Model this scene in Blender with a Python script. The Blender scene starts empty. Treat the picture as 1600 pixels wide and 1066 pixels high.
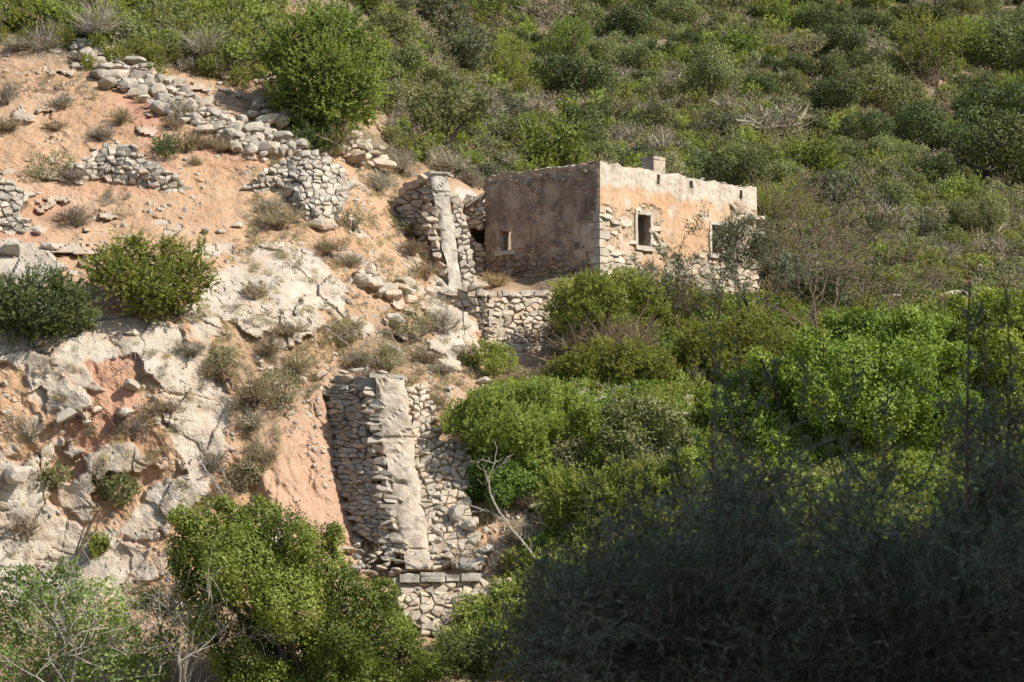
import bpy, math, random
import numpy as np
from mathutils import Vector, Matrix

R = math.radians
random.seed(7)
rng = np.random.default_rng(11)
scene = bpy.context.scene
col = scene.collection

# ------------------------------------------------------------------ camera, world, sun, exposure
F = 6200.0
PITCH = math.atan((1150 - 533) / F)
CP, SP = math.cos(PITCH), math.sin(PITCH)
cam_d = bpy.data.cameras.new('camera')
cam = bpy.data.objects.new('camera', cam_d)
col.objects.link(cam)
cam.rotation_euler = (math.pi / 2 + PITCH, 0, 0)
cam_d.sensor_width = 36
cam_d.lens = F * 36 / 1600
cam_d.clip_start = 0.5
cam_d.clip_end = 3000
cam_d.dof.use_dof = True
cam_d.dof.focus_distance = 136
cam_d.dof.aperture_fstop = 13
scene.camera = cam
scene.render.resolution_x, scene.render.resolution_y = 1024, 682

SUN = Vector((0.86, -0.50, 0.0)).normalized() * math.cos(R(41)) + Vector((0, 0, math.sin(R(41))))
world = bpy.data.worlds.new('World')
scene.world = world
world.use_nodes = True
wn = world.node_tree.nodes
wl = world.node_tree.links
sky = wn.new('ShaderNodeTexSky')
sky.sky_type = 'NISHITA'
sky.sun_disc = False
sky.sun_elevation = R(41)
sky.sun_rotation = math.atan2(SUN.x, SUN.y)
wn['Background'].inputs['Strength'].default_value = 0.10
wl.new(sky.outputs[0], wn['Background'].inputs['Color'])
sun_d = bpy.data.lights.new('sun', 'SUN')
sun_d.energy = 4.6
sun_d.angle = R(0.5)
sun_d.color = (1.0, 0.93, 0.82)
sun = bpy.data.objects.new('sun', sun_d)
sun.rotation_euler = SUN.to_track_quat('Z', 'Y').to_euler()
sun.location = (60, -40, 90)
col.objects.link(sun)
scene.view_settings.view_transform = 'Standard'
scene.view_settings.look = 'None'
scene.view_settings.exposure = 0.6
scene.view_settings.gamma = 1
scene.view_settings.use_curve_mapping = False
scene.render.engine = 'CYCLES'
scene.cycles.max_bounces = 6
scene.cycles.diffuse_bounces = 3
scene.cycles.transmission_bounces = 3
scene.cycles.transparent_max_bounces = 4

# ------------------------------------------------------------------ maths helpers
def P(u, v, D):
    a = (u - 800) / F
    b = (533 - v) / F
    return Vector((D * a, D * (CP - b * SP), D * (SP + b * CP)))

def Pn(u, v, D):
    a = (u - 800) / F
    b = (533 - v) / F
    return np.stack([D * a, D * (CP - b * SP), D * (SP + b * CP)], -1)

def proj(p):
    D = p[1] * CP + p[2] * SP
    up = -p[1] * SP + p[2] * CP
    return 800 + p[0] / D * F, 533 - up / D * F, D

def ray_plane_D(u, v, o, n):
    d = P(u, v, 1.0)
    return o.dot(n) / d.dot(n)

def _h(ix, iy, iz, s):
    h = (ix.astype(np.int64) * 374761393 + iy.astype(np.int64) * 668265263 + iz.astype(np.int64) * 2147483647 + s * 974711) & 0xffffffff
    h = ((h ^ (h >> 13)) * 1274126177) & 0xffffffff
    h = (h ^ (h >> 16)) * 2246822519 & 0xffffffff
    return ((h ^ (h >> 15)) & 0xffffff) / float(0xffffff)

def vnoise(p, s=0):
    i = np.floor(p).astype(np.int64)
    f = p - i
    f = f * f * (3 - 2 * f)
    r = 0
    for dx in (0, 1):
        wx = f[..., 0] if dx else 1 - f[..., 0]
        for dy in (0, 1):
            wy = f[..., 1] if dy else 1 - f[..., 1]
            for dz in (0, 1):
                wz = f[..., 2] if dz else 1 - f[..., 2]
                r = r + wx * wy * wz * _h(i[..., 0] + dx, i[..., 1] + dy, i[..., 2] + dz, s)
    return r * 2 - 1

def fbm(p, o=4, s=0, g=0.5):
    r, a, q = 0, 1.0, p
    for k in range(o):
        r = r + a * vnoise(q, s + k * 17)
        q = q * 2.03 + 3.7
        a *= g
    return r

def worley(p, s=0):
    i = np.floor(p).astype(np.int64)
    f1 = np.full(p.shape[:-1], 9.0)
    f2 = f1.copy()
    idn = np.zeros(p.shape[:-1])
    off = np.zeros(p.shape)
    for dx in (-1, 0, 1):
        for dy in (-1, 0, 1):
            for dz in (-1, 0, 1):
                c = [i[..., 0] + dx, i[..., 1] + dy, i[..., 2] + dz]
                q = np.stack([c[k] + _h(c[0], c[1], c[2], s + 5 + k) for k in range(3)], -1)
                dv = p - q
                d = np.sqrt((dv ** 2).sum(-1))
                m = d < f1
                f2 = np.where(m, f1, np.minimum(f2, d))
                idn = np.where(m, _h(c[0], c[1], c[2], s + 31), idn)
                off = np.where(m[..., None], dv, off)
                f1 = np.where(m, d, f1)
    return f1, f2, idn, off

def sstep(a, b, x):
    t = np.clip((x - a) / (b - a), 0, 1)
    return t * t * (3 - 2 * t)

def inpoly(U, V, poly):
    U, V = np.asarray(U, float), np.asarray(V, float)
    ins = np.zeros(U.shape, bool)
    n = len(poly)
    for k in range(n):
        x0, y0 = poly[k]
        x1, y1 = poly[(k + 1) % n]
        if y0 == y1:
            continue
        c = ((y0 > V) != (y1 > V)) & (U < (x1 - x0) * (V - y0) / (y1 - y0) + x0)
        ins ^= c
    return ins

def polyd(U, V, poly):
    d = np.full(np.shape(U), 1e9)
    n = len(poly)
    for k in range(n):
        x0, y0 = poly[k]
        x1, y1 = poly[(k + 1) % n]
        ex, ey = x1 - x0, y1 - y0
        t = np.clip(((U - x0) * ex + (V - y0) * ey) / (ex * ex + ey * ey + 1e-9), 0, 1)
        d = np.minimum(d, np.hypot(U - x0 - t * ex, V - y0 - t * ey))
    return np.where(inpoly(U, V, poly), d, -d)

# ------------------------------------------------------------------ object helpers
def tag(o, label=None, cat=None, group=None, kind=None):
    if label: o['label'] = label
    if cat: o['category'] = cat
    if group: o['group'] = group
    if kind: o['kind'] = kind
    return o

def empty(name, loc, label=None, cat=None, group=None, parent=None):
    o = bpy.data.objects.new(name, None)
    col.objects.link(o)
    o.empty_display_size = 0.3
    o.location = loc
    if parent: o.parent = parent
    return tag(o, label, cat, group)

def np_mesh(name, V, quads=None, tris=None, mats=(), mi=None, attrs=None, smooth=False):
    me = bpy.data.meshes.new(name)
    V = np.asarray(V, np.float32).reshape(-1, 3)
    nq = 0 if quads is None else len(quads)
    nt = 0 if tris is None else len(tris)
    me.vertices.add(len(V))
    me.vertices.foreach_set('co', V.ravel())
    loops = []
    if nq: loops.append(np.asarray(quads, np.int32).ravel())
    if nt: loops.append(np.asarray(tris, np.int32).ravel())
    loops = np.concatenate(loops)
    me.loops.add(len(loops))
    me.loops.foreach_set('vertex_index', loops)
    me.polygons.add(nq + nt)
    starts = np.concatenate([np.arange(nq) * 4, nq * 4 + np.arange(nt) * 3]).astype(np.int32)
    me.polygons.foreach_set('loop_start', starts)
    if mi is not None:
        me.polygons.foreach_set('material_index', np.asarray(mi, np.int32))
    me.polygons.foreach_set('use_smooth', np.full(nq + nt, smooth))
    me.update(calc_edges=True)
    if attrs:
        for k, a in attrs.items():
            at = me.attributes.new(k, 'FLOAT', 'POINT')
            at.data.foreach_set('value', np.asarray(a, np.float32).ravel())
    for m in mats:
        me.materials.append(m)
    me.validate()
    return me

def link(name, me, loc=(0, 0, 0), parent=None):
    o = bpy.data.objects.new(name, me)
    col.objects.link(o)
    if parent is not None:
        o.parent = parent
        o.location = Vector(loc) - parent_world(parent)
    else:
        o.location = loc
    return o

def parent_world(p):
    v = Vector(p.location)
    while p.parent:
        p = p.parent
        v += Vector(p.location)
    return v

class Geo:
    """collects polygons in world space; built relative to an origin"""
    def __init__(s):
        s.v, s.q, s.t = [], [], []
    def add(s, vs, quads=(), tris=()):
        b = len(s.v)
        s.v += [tuple(x) for x in vs]
        s.q += [tuple(b + i for i in f) for f in quads]
        s.t += [tuple(b + i for i in f) for f in tris]
    def box(s, o, ax, ay, az):
        o, ax, ay, az = Vector(o), Vector(ax), Vector(ay), Vector(az)
        vs = [o + ax * i + ay * j + az * k for k in (0, 1) for j in (0, 1) for i in (0, 1)]
        s.add(vs, [(0, 2, 3, 1), (4, 5, 7, 6), (0, 1, 5, 4), (2, 6, 7, 3), (0, 4, 6, 2), (1, 3, 7, 5)])
    def tube(s, pts, rad, n=5):
        b = len(s.v)
        m = len(pts)
        for k in range(m):
            p = Vector(pts[k])
            d = (Vector(pts[min(k + 1, m - 1)]) - Vector(pts[max(k - 1, 0)])).normalized()
            a = d.cross(Vector((0.31, 0.9, 0.2))).normalized()
            c = d.cross(a)
            for j in range(n):
                t = 2 * math.pi * j / n
                s.v.append(tuple(p + (a * math.cos(t) + c * math.sin(t)) * rad[k]))
        for k in range(m - 1):
            for j in range(n):
                j2 = (j + 1) % n
                s.q.append((b + k * n + j, b + k * n + j2, b + (k + 1) * n + j2, b + (k + 1) * n + j))
    def build(s, name, mat, parent=None, origin=(0, 0, 0), smooth=False, attrs=None):
        V = np.array(s.v, float) - np.array(tuple(origin))
        me = np_mesh(name, V, s.q or None, s.t or None, [mat], smooth=smooth, attrs=attrs)
        return link(name, me, origin, parent)

# ------------------------------------------------------------------ materials
def N(nt, t, **kw):
    n = nt.nodes.new(t)
    for k, v in kw.items():
        if k in n.inputs: n.inputs[k].default_value = v
        else: setattr(n, k, v)
    return n

def newmat(name, rough=0.9):
    m = bpy.data.materials.new(name)
    m.use_nodes = True
    b = m.node_tree.nodes['Principled BSDF']
    b.inputs['Roughness'].default_value = rough
    b.inputs['Specular IOR Level'].default_value = 0.15
    return m, m.node_tree, b

def noise(nt, vec, scale, detail=6, rough=0.6, dist=0.0):
    n = N(nt, 'ShaderNodeTexNoise')
    n.inputs['Scale'].default_value = scale
    n.inputs['Detail'].default_value = detail
    n.inputs['Roughness'].default_value = rough
    n.inputs['Distortion'].default_value = dist
    nt.links.new(vec, n.inputs['Vector'])
    return n.outputs['Fac']

def ramp(nt, fac, stops):
    r = N(nt, 'ShaderNodeValToRGB')
    e = r.color_ramp.elements
    while len(e) < len(stops): e.new(0.5)
    for i, (p, c) in enumerate(stops):
        e[i].position = p
        e[i].color = (c, c, c, 1) if isinstance(c, (int, float)) else (*c, 1)
    nt.links.new(fac, r.inputs[0])
    return r.outputs[0]

def mix(nt, fac, a, b, mode='MIX'):
    m = N(nt, 'ShaderNodeMix', data_type='RGBA', blend_type=mode)
    for sock, val in ((m.inputs[0], fac), (m.inputs[6], a), (m.inputs[7], b)):
        if isinstance(val, bpy.types.NodeSocket): nt.links.new(val, sock)
        elif isinstance(val, (int, float)): sock.default_value = val
        else: sock.default_value = (*val, 1)
    return m.outputs[2]

def math_(nt, op, a, b=0.0):
    m = N(nt, 'ShaderNodeMath', operation=op)
    for sock, val in ((m.inputs[0], a), (m.inputs[1], b)):
        if isinstance(val, bpy.types.NodeSocket): nt.links.new(val, sock)
        else: sock.default_value = val
    return m.outputs[0]

def attr(nt, name):
    a = N(nt, 'ShaderNodeAttribute', attribute_name=name)
    return a.outputs['Fac']

def geopos(nt):
    return N(nt, 'ShaderNodeNewGeometry').outputs['Position']

def bump(nt, b, h, strength, dist):
    n = N(nt, 'ShaderNodeBump')
    n.inputs['Strength'].default_value = strength
    n.inputs['Distance'].default_value = dist
    nt.links.new(h, n.inputs['Height'])
    nt.links.new(n.outputs[0], b.inputs['Normal'])

def mat_terrain():
    m, nt, b = newmat('earth_and_rock', 0.95)
    L = nt.links
    pos = geopos(nt)
    n1 = noise(nt, pos, 0.5, 8, 0.65)
    n2 = noise(nt, pos, 6, 6, 0.7)
    n3 = noise(nt, pos, 22, 3, 0.7)
    earth = ramp(nt, n1, [(0.3, (0.36, 0.205, 0.11)), (0.5, (0.465, 0.285, 0.165)), (0.7, (0.53, 0.37, 0.245))])
    earth = mix(nt, ramp(nt, n2, [(0.35, 0.0), (0.75, 0.5)]), earth, (0.56, 0.44, 0.32))
    earth = mix(nt, attr(nt, 'red'), earth, (0.46, 0.235, 0.17))
    clay = ramp(nt, n2, [(0.3, (0.44, 0.27, 0.18)), (0.7, (0.54, 0.37, 0.26))])
    earth = mix(nt, attr(nt, 'clay'), earth, clay)
    litter = ramp(nt, n2, [(0.3, (0.10, 0.075, 0.045)), (0.5, (0.21, 0.165, 0.10)), (0.72, (0.34, 0.28, 0.19))])
    base = mix(nt, attr(nt, 'litter'), earth, litter)
    peb = ramp(nt, n3, [(0.58, 0.0), (0.64, 1.0)])
    peb = math_(nt, 'MULTIPLY', peb, ramp(nt, n1, [(0.4, 0.15), (0.6, 0.8)]))
    n4 = noise(nt, pos, 13, 5, 0.75)
    base = mix(nt, ramp(nt, n4, [(0.54, 0.0), (0.66, 0.6)]), base, (0.27, 0.17, 0.10))
    base = mix(nt, peb, base, (0.56, 0.48, 0.38))
    rock = ramp(nt, noise(nt, pos, 1.3, 9, 0.7), [(0.3, (0.31, 0.25, 0.19)), (0.43, (0.47, 0.40, 0.32)), (0.6, (0.585, 0.52, 0.43))])
    rock = mix(nt, ramp(nt, noise(nt, pos, 3.6, 7, 0.75), [(0.5, 0.0), (0.68, 0.55)]), rock, (0.36, 0.32, 0.27))
    rock = mix(nt, ramp(nt, noise(nt, pos, 0.8, 7, 0.7), [(0.5, 0.0), (0.66, 0.7)]), rock, (0.53, 0.38, 0.265))
    lich = ramp(nt, noise(nt, pos, 9, 5, 0.75), [(0.6, 0.0), (0.72, 0.35)])
    rock = mix(nt, lich, rock, (0.25, 0.235, 0.21))
    rock = mix(nt, math_(nt, 'MULTIPLY', attr(nt, 'crack'), 0.8), rock, (0.2, 0.13, 0.08))
    rock = mix(nt, math_(nt, 'MULTIPLY', attr(nt, 'grey'), 0.5), rock, (0.38, 0.36, 0.32))
    c = mix(nt, attr(nt, 'rock'), base, rock)
    L.new(c, b.inputs['Base Color'])
    hh = math_(nt, 'ADD', n2, math_(nt, 'MULTIPLY', n3, 0.5))
    bump(nt, b, hh, 0.85, 0.12)
    return m

def mat_stone(name, ca, cb, cc, dark=0.5, var=0.35, lichscale=14):
    m, nt, b = newmat(name, 0.92)
    L = nt.links
    tc = geopos(nt)
    oi = N(nt, 'ShaderNodeObjectInfo')
    n1 = noise(nt, tc, 3.0, 7, 0.65)
    c = ramp(nt, n1, [(0.3, ca), (0.5, cb), (0.68, cc)])
    rv = ramp(nt, oi.outputs['Random'], [(0.0, 1 - var), (1.0, 1.0 + 0.0)])
    c = mix(nt, 1.0, c, rv, 'MULTIPLY')
    tint = ramp(nt, oi.outputs['Random'], [(0.0, 0.0), (0.72, 0.0), (0.80, 0.45), (0.86, 0.0), (0.9, 0.25), (1, 0.3)])
    c = mix(nt, tint, c, (0.42, 0.28, 0.17))
    li = ramp(nt, noise(nt, tc, lichscale, 6, 0.75), [(0.56, 0.0), (0.66, dark)])
    c = mix(nt, li, c, (0.13, 0.125, 0.115))
    L.new(c, b.inputs['Base Color'])
    bump(nt, b, noise(nt, tc, 18, 6, 0.7), 0.7, 0.05)
    return m

def mat_leaf(name, c0, c1, c2, trans=0.32, rough=0.55, jitter=0.25, spec=0.25):
    m, nt, b = newmat(name, rough)
    L = nt.links
    b.inputs['Specular IOR Level'].default_value = spec
    lv = attr(nt, 'lv')
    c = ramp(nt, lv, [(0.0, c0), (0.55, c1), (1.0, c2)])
    oi = N(nt, 'ShaderNodeObjectInfo')
    hs = N(nt, 'ShaderNodeHueSaturation')
    hv = math_(nt, 'ADD', math_(nt, 'MULTIPLY', oi.outputs['Random'], 0.05), 0.475)
    vv = math_(nt, 'ADD', math_(nt, 'MULTIPLY', oi.outputs['Random'], 2 * jitter), 1 - jitter)
    L.new(hv, hs.inputs['Hue'])
    L.new(vv, hs.inputs['Value'])
    hs.inputs['Saturation'].default_value = 0.93 if name.split('_')[0] in ('bright', 'mastic', 'heath', 'juniper') else 0.85
    L.new(c, hs.inputs['Color'])
    big = noise(nt, geopos(nt), 0.9, 3, 0.6)
    c = mix(nt, ramp(nt, big, [(0.4, 0.0), (0.65, 0.45)]), hs.outputs[0], mix(nt, 0.5, c, c2))
    L.new(c, b.inputs['Base Color'])
    tr = N(nt, 'ShaderNodeBsdfTranslucent')
    tcol = mix(nt, 1.0, c, (1.5, 1.5, 0.7), 'MULTIPLY')
    L.new(tcol, tr.inputs['Color'])
    ms = N(nt, 'ShaderNodeMixShader')
    ms.inputs[0].default_value = trans
    L.new(b.outputs[0], ms.inputs[1])
    L.new(tr.outputs[0], ms.inputs[2])
    L.new(ms.outputs[0], nt.nodes['Material Output'].inputs['Surface'])
    return m

def mat_twig(name, ca, cb, scale=8):
    m, nt, b = newmat(name, 0.85)
    c = ramp(nt, noise(nt, geopos(nt), scale, 4, 0.6), [(0.35, ca), (0.65, cb)])
    nt.links.new(c, b.inputs['Base Color'])
    return m

M = {}
M['terrain'] = mat_terrain()
M['stone'] = mat_stone('grey_limestone', (0.36, 0.315, 0.255), (0.50, 0.45, 0.375), (0.60, 0.555, 0.48), 0.45, 0.4)
M['stone_warm'] = mat_stone('warm_limestone', (0.40, 0.32, 0.23), (0.56, 0.475, 0.37), (0.65, 0.58, 0.48), 0.3, 0.35)
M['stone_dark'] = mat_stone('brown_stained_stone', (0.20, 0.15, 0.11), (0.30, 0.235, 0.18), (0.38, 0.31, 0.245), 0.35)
M['stone_cliff'] = mat_stone('pale_limestone', (0.40, 0.34, 0.27), (0.53, 0.47, 0.39), (0.62, 0.57, 0.49), 0.35)
M['mortar'] = mat_stone('earth_mortar', (0.24, 0.17, 0.11), (0.34, 0.25, 0.17), (0.42, 0.33, 0.24), 0.2, 0.05)
M['chute'] = mat_stone('weathered_concrete', (0.30, 0.265, 0.215), (0.45, 0.41, 0.345), (0.57, 0.53, 0.46), 0.85, 0.25, 3.2)
M['wood'] = mat_twig('old_grey_wood', (0.10, 0.08, 0.06), (0.22, 0.18, 0.14), 20)
M['frame'] = mat_stone('pale_window_stone', (0.36, 0.32, 0.26), (0.47, 0.43, 0.36), (0.55, 0.51, 0.44), 0.25, 0.05, 20)

# leaves: (darkest tone, middle, tip)
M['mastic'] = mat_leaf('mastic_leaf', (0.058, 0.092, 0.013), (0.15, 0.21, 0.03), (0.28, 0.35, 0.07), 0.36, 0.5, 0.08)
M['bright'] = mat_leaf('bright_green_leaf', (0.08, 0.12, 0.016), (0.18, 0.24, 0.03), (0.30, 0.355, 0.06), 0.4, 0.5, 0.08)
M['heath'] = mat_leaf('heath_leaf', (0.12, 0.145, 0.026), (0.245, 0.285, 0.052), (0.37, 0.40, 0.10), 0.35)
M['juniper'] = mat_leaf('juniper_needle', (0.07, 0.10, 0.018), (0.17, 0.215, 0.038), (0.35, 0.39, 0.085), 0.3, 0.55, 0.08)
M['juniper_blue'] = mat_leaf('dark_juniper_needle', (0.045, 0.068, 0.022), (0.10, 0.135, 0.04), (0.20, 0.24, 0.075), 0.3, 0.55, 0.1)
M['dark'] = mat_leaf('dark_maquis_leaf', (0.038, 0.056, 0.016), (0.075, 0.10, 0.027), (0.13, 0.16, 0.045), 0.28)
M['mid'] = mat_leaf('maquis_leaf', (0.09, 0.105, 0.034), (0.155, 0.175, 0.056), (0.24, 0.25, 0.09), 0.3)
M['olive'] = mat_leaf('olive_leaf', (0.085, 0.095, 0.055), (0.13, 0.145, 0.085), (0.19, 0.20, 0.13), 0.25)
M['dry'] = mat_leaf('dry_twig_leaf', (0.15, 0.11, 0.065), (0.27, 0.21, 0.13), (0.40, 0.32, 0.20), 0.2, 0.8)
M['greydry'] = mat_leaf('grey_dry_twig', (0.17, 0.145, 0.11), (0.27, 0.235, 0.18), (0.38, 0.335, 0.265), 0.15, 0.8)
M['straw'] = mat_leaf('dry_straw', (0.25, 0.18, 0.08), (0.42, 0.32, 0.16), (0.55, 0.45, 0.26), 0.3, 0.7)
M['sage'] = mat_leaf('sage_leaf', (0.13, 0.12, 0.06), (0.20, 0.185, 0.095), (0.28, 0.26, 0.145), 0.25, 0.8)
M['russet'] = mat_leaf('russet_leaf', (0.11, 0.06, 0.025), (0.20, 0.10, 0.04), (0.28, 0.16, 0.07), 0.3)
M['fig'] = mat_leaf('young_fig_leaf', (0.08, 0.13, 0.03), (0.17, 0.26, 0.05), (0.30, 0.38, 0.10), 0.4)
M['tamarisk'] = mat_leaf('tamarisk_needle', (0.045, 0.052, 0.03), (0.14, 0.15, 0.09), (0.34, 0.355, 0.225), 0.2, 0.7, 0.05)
M['twig'] = mat_twig('brown_twig', (0.10, 0.075, 0.05), (0.20, 0.155, 0.11))
M['twig_grey'] = mat_twig('grey_twig', (0.26, 0.235, 0.20), (0.42, 0.39, 0.34))
M['twig_dark'] = mat_twig('dark_bark', (0.035, 0.028, 0.022), (0.085, 0.07, 0.055))
M['dead'] = mat_twig('bleached_dead_wood', (0.22, 0.19, 0.16), (0.44, 0.40, 0.345))

# ------------------------------------------------------------------ terrain
CTRL = [
 (-900,1100,112),(-300,1100,116),(0,1090,118),(200,1090,117.5),(450,1090,118),(650,1080,118.5),(800,1080,118),(1000,1090,116),(1300,1090,114),(1600,1090,112),(2400,1100,104),
 (-900,800,122),(-300,850,124),(0,900,124.5),(150,900,124.5),(300,920,124),(450,900,124.5),(600,930,124.5),(640,905,125.5),(760,900,125),(900,900,123.5),
 (-300,700,126),(0,700,126.2),(150,680,126.6),(300,700,126.8),(400,700,127.4),(460,700,127.9),(520,700,129.2),(570,720,129.5),(620,740,129.6),(680,740,128.6),(740,760,128.0),(560,860,126.4),(640,860,126.8),(720,850,126.5),(420,830,125.6),
 (-300,500,129),(0,500,129),(150,480,129.6),(300,500,129.6),(400,520,130.2),(480,580,130.5),(550,575,131.6),(620,575,131.8),(680,590,131.8),
 (800,590,133.4),(760,640,131.5),(850,680,129.5),(900,620,132.8),(1000,650,131),(1050,620,133),(950,760,127.5),(1100,760,126),
 (0,400,132.5),(150,400,133.0),(300,390,134.0),(450,410,134.5),(520,440,134.5),(600,470,135.2),(680,500,136.2),(620,520,134.5),
 (-300,300,138),(0,300,137.5),(150,310,138.0),(300,310,138.4),(420,350,137.2),(500,350,138.2),(560,340,140.0),(600,390,139.5),
 (0,200,142),(150,200,142),(300,200,142.5),(420,210,143.2),(480,230,143.5),(560,250,146.0),(600,300,145.0),
 (-300,80,149),(0,100,147.5),(150,90,148),(300,110,148),(400,130,147.5),(60,40,151),(250,40,152.5),(420,60,152),
 (0,-40,160),(300,-40,162),(550,0,163),(620,130,154),(560,200,149),
 (640,340,145.0),(700,330,145.6),(690,420,141.6),(740,445,141.0),(770,440,142.6),(830,446,141.2),(860,452,138.8),(937,455,139.2),(780,458,138.0),(720,470,138.2),(860,520,137.2),(780,560,136.8),(860,575,136.0),
 (1000,480,140.0),(1080,500,142.0),(1180,505,144.5),(1000,540,138.0),(1150,580,137.5),(1250,600,137),
 (760,330,149.5),(850,330,149.5),(1000,360,149),(1100,400,149.5),(700,250,152),(800,255,156),(900,250,160),(1000,240,163),(1100,270,163),(1200,290,161),
 (1240,420,151),(1300,480,148),(1450,470,151),(1600,470,154),(1600,580,142),(1400,560,143),(1300,700,130),(1500,700,130),(1600,800,122),(1300,900,120),(1100,900,120.5),
 (700,120,170),(900,120,182),(1200,130,186),(1400,200,182),(1600,250,180),(1600,350,168),(1350,350,162),
 (700,0,186),(900,0,198),(1200,0,205),(1600,0,214),(1600,120,200),(2400,0,225),(2400,300,190),(2400,600,150),(2400,850,122),
 (800,-700,300),(1600,-700,310),(0,-700,280),(-900,-700,270),(2400,-700,310),(-900,0,160),(-900,300,143),(-900,550,130),
]
ctrl = np.array(CTRL, float)
CX, CY, CD = ctrl[:, 0] / 400, ctrl[:, 1] / 400, ctrl[:, 2]
def _tk(r2):
    return 0.5 * r2 * np.log(r2 + 1e-9)
_n = len(ctrl)
_A = np.zeros((_n + 3, _n + 3))
_A[:_n, :_n] = _tk((CX[:, None] - CX) ** 2 + (CY[:, None] - CY) ** 2) + np.eye(_n) * 0.004
_A[:_n, _n] = 1; _A[:_n, _n + 1] = CX; _A[:_n, _n + 2] = CY
_A[_n:, :_n] = _A[:_n, _n:].T
_w = np.linalg.solve(_A, np.concatenate([CD, [0, 0, 0]]))
def D_base(U, V):
    U = np.asarray(U, float); V = np.asarray(V, float)
    u, v = U / 400, V / 400
    r = _w[_n] + _w[_n + 1] * u + _w[_n + 2] * v
    for k in range(_n):
        r = r + _w[k] * _tk((u - CX[k]) ** 2 + (v - CY[k]) ** 2)
    return r

ug = np.concatenate([np.linspace(-900, -60, 24)[:-1], np.arange(-60, 780, 2.4), np.arange(780, 1680, 8), np.linspace(1690, 2600, 24)])
vg = np.concatenate([np.linspace(-700, -40, 24)[:-1], np.arange(-40, 1100.1, 2.6)])
UG, VG = np.meshgrid(ug, vg)
DG = D_base(UG, VG)
PB = Pn(UG, VG, DG)

ROCKS = [
 [(-80,520),(60,505),(150,482),(235,500),(300,520),(345,580),(368,640),(360,700),(318,760),(300,800),(330,850),(240,905),(100,935),(-80,945)],
 [(318,425),(400,392),(500,405),(548,455),(540,500),(470,510),(430,560),(360,610),(330,560),(290,490)],
 [(-80,370),(50,372),(120,415),(60,480),(-80,490)],
 [(655,440),(700,430),(760,520),(760,560),(700,575),(670,520)],
]
SOILHOLES = [
 [(-80,560),(40,560),(60,640),(30,720),(-80,700)],
 [(130,560),(215,545),(240,640),(160,650)],
 [(60,650),(230,640),(280,720),(180,830),(60,800)],
 [(180,840),(300,800),(330,850),(230,890)],
 [(330,520),(420,500),(430,570),(360,620)],
]
rk = np.full(UG.shape, -1e9)
for pl in ROCKS: rk = np.maximum(rk, polyd(UG, VG, pl))
nz = fbm(PB * 0.55, 5, 3)
nzf = fbm(PB * 2.2, 4, 9)
rk = rk + nz * 24 + nzf * 8
for pl in SOILHOLES:
    rk = np.minimum(rk, -(polyd(UG, VG, pl) + nz * 22 + nzf * 10))
rock = sstep(-4, 5, rk)
# thin rocky outcrops scattered in the slope below
out2 = sstep(0.36, 0.5, fbm(PB * 0.8 + 40, 4, 77)) * (UG < 820) * (VG > 380) * (VG < 1000)
rock = np.maximum(rock, out2 * 0.9)
rock = np.maximum(rock, sstep(0.56, 0.64, fbm(PB * 1.3 + 4, 4, 79)) * (UG < 620) * (VG < 420) * (VG > 60) * 0.8)
# far slopes: a few grey crags
out3 = sstep(0.78, 0.86, fbm(PB * 0.25 + 9, 4, 78)) * (UG > 700) * (VG < 420)
rock = np.maximum(rock, out3)
clay = sstep(-10, 12, polyd(UG, VG, [(395,640),(450,620),(505,600),(520,700),(530,810),(540,840),(420,830),(400,760)]) + nz * 10)
red = sstep(-15, 20, polyd(UG, VG, [(190,150),(240,150),(260,200),(280,235),(225,215),(195,180)]) + nz * 14) * 0.9
red = np.maximum(red, 0.5 * sstep(0.1, 0.7, fbm(PB * 0.3 + 5, 3, 51)) * (UG < 560) * (VG > 230))
litter = sstep(-25, 30, polyd(UG, VG, [(420,-900),(415,60),(440,190),(520,225),(600,280),(640,250),(755,300),(760,440),(870,455),(860,560),(800,600),(740,640),(760,720),(830,860),(800,1200),(2700,1200),(2700,-900)]) + nz * 22)
litter = np.maximum(litter, sstep(-20, 20, 78 - VG + (UG - 60) * 0.13 + nz * 18) * (UG < 430))
litter = np.maximum(litter, sstep(930, 1010, VG + nz * 20) * 0.8)
litter = np.maximum(litter, 0.55 * sstep(-40, 40, polyd(UG, VG, [(370,520),(480,470),(700,500),(720,600),(640,600),(500,560),(480,620),(400,720),(350,640)]) + nz * 40))
litter = litter * (1 - 0.65 * sstep(0.25, 0.6, fbm(PB * 0.35 + 31, 4, 5)))
rock = rock * (1 - clay)

# relief towards the viewer
f1, f2, cid, off = worley(np.stack([PB[..., 0] * .62 + PB[..., 2] * .28, PB[..., 1] * .4, PB[..., 2] * .5 - PB[..., 0] * .25], -1) + nz[..., None] * 0.22, 2)
g1, g2, gid, goff = worley(PB * np.array([2.2, 2.2, 3.2]) + nzf[..., None] * 0.25, 12)
edge = np.clip((f2 - f1) / 0.05, 0, 1)
edge2 = np.clip((g2 - g1) / 0.09, 0, 1)
brk = 0.34 * (cid - 0.5) + off[..., 0] * (cid - 0.5) * 0.5 + off[..., 2] * (0.3 - gid * 0.1) * 0.8 - (1 - edge) * 0.10 * sstep(-0.1, 0.5, fbm(PB * 0.4 + 12, 3, 55))
brk2 = 0.11 * (gid - 0.5) + goff[..., 2] * 0.07 - (1 - edge2) * 0.045
rocky = 0.42 * fbm(PB * 0.4, 4, 23) + 0.8 * brk + brk2 * (0.15 + 0.9 * sstep(0.15, 0.6, nz)) + 0.035 * fbm(PB * 3, 4, 8)
strat = np.abs(((PB[..., 2] * 1.1 + PB[..., 0] * 0.35 + nz * 0.4) % 1.0) - 0.5)
rocky -= 0.10 * sstep(0.08, 0.0, strat) * sstep(-0.1, 0.5, nz)
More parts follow.
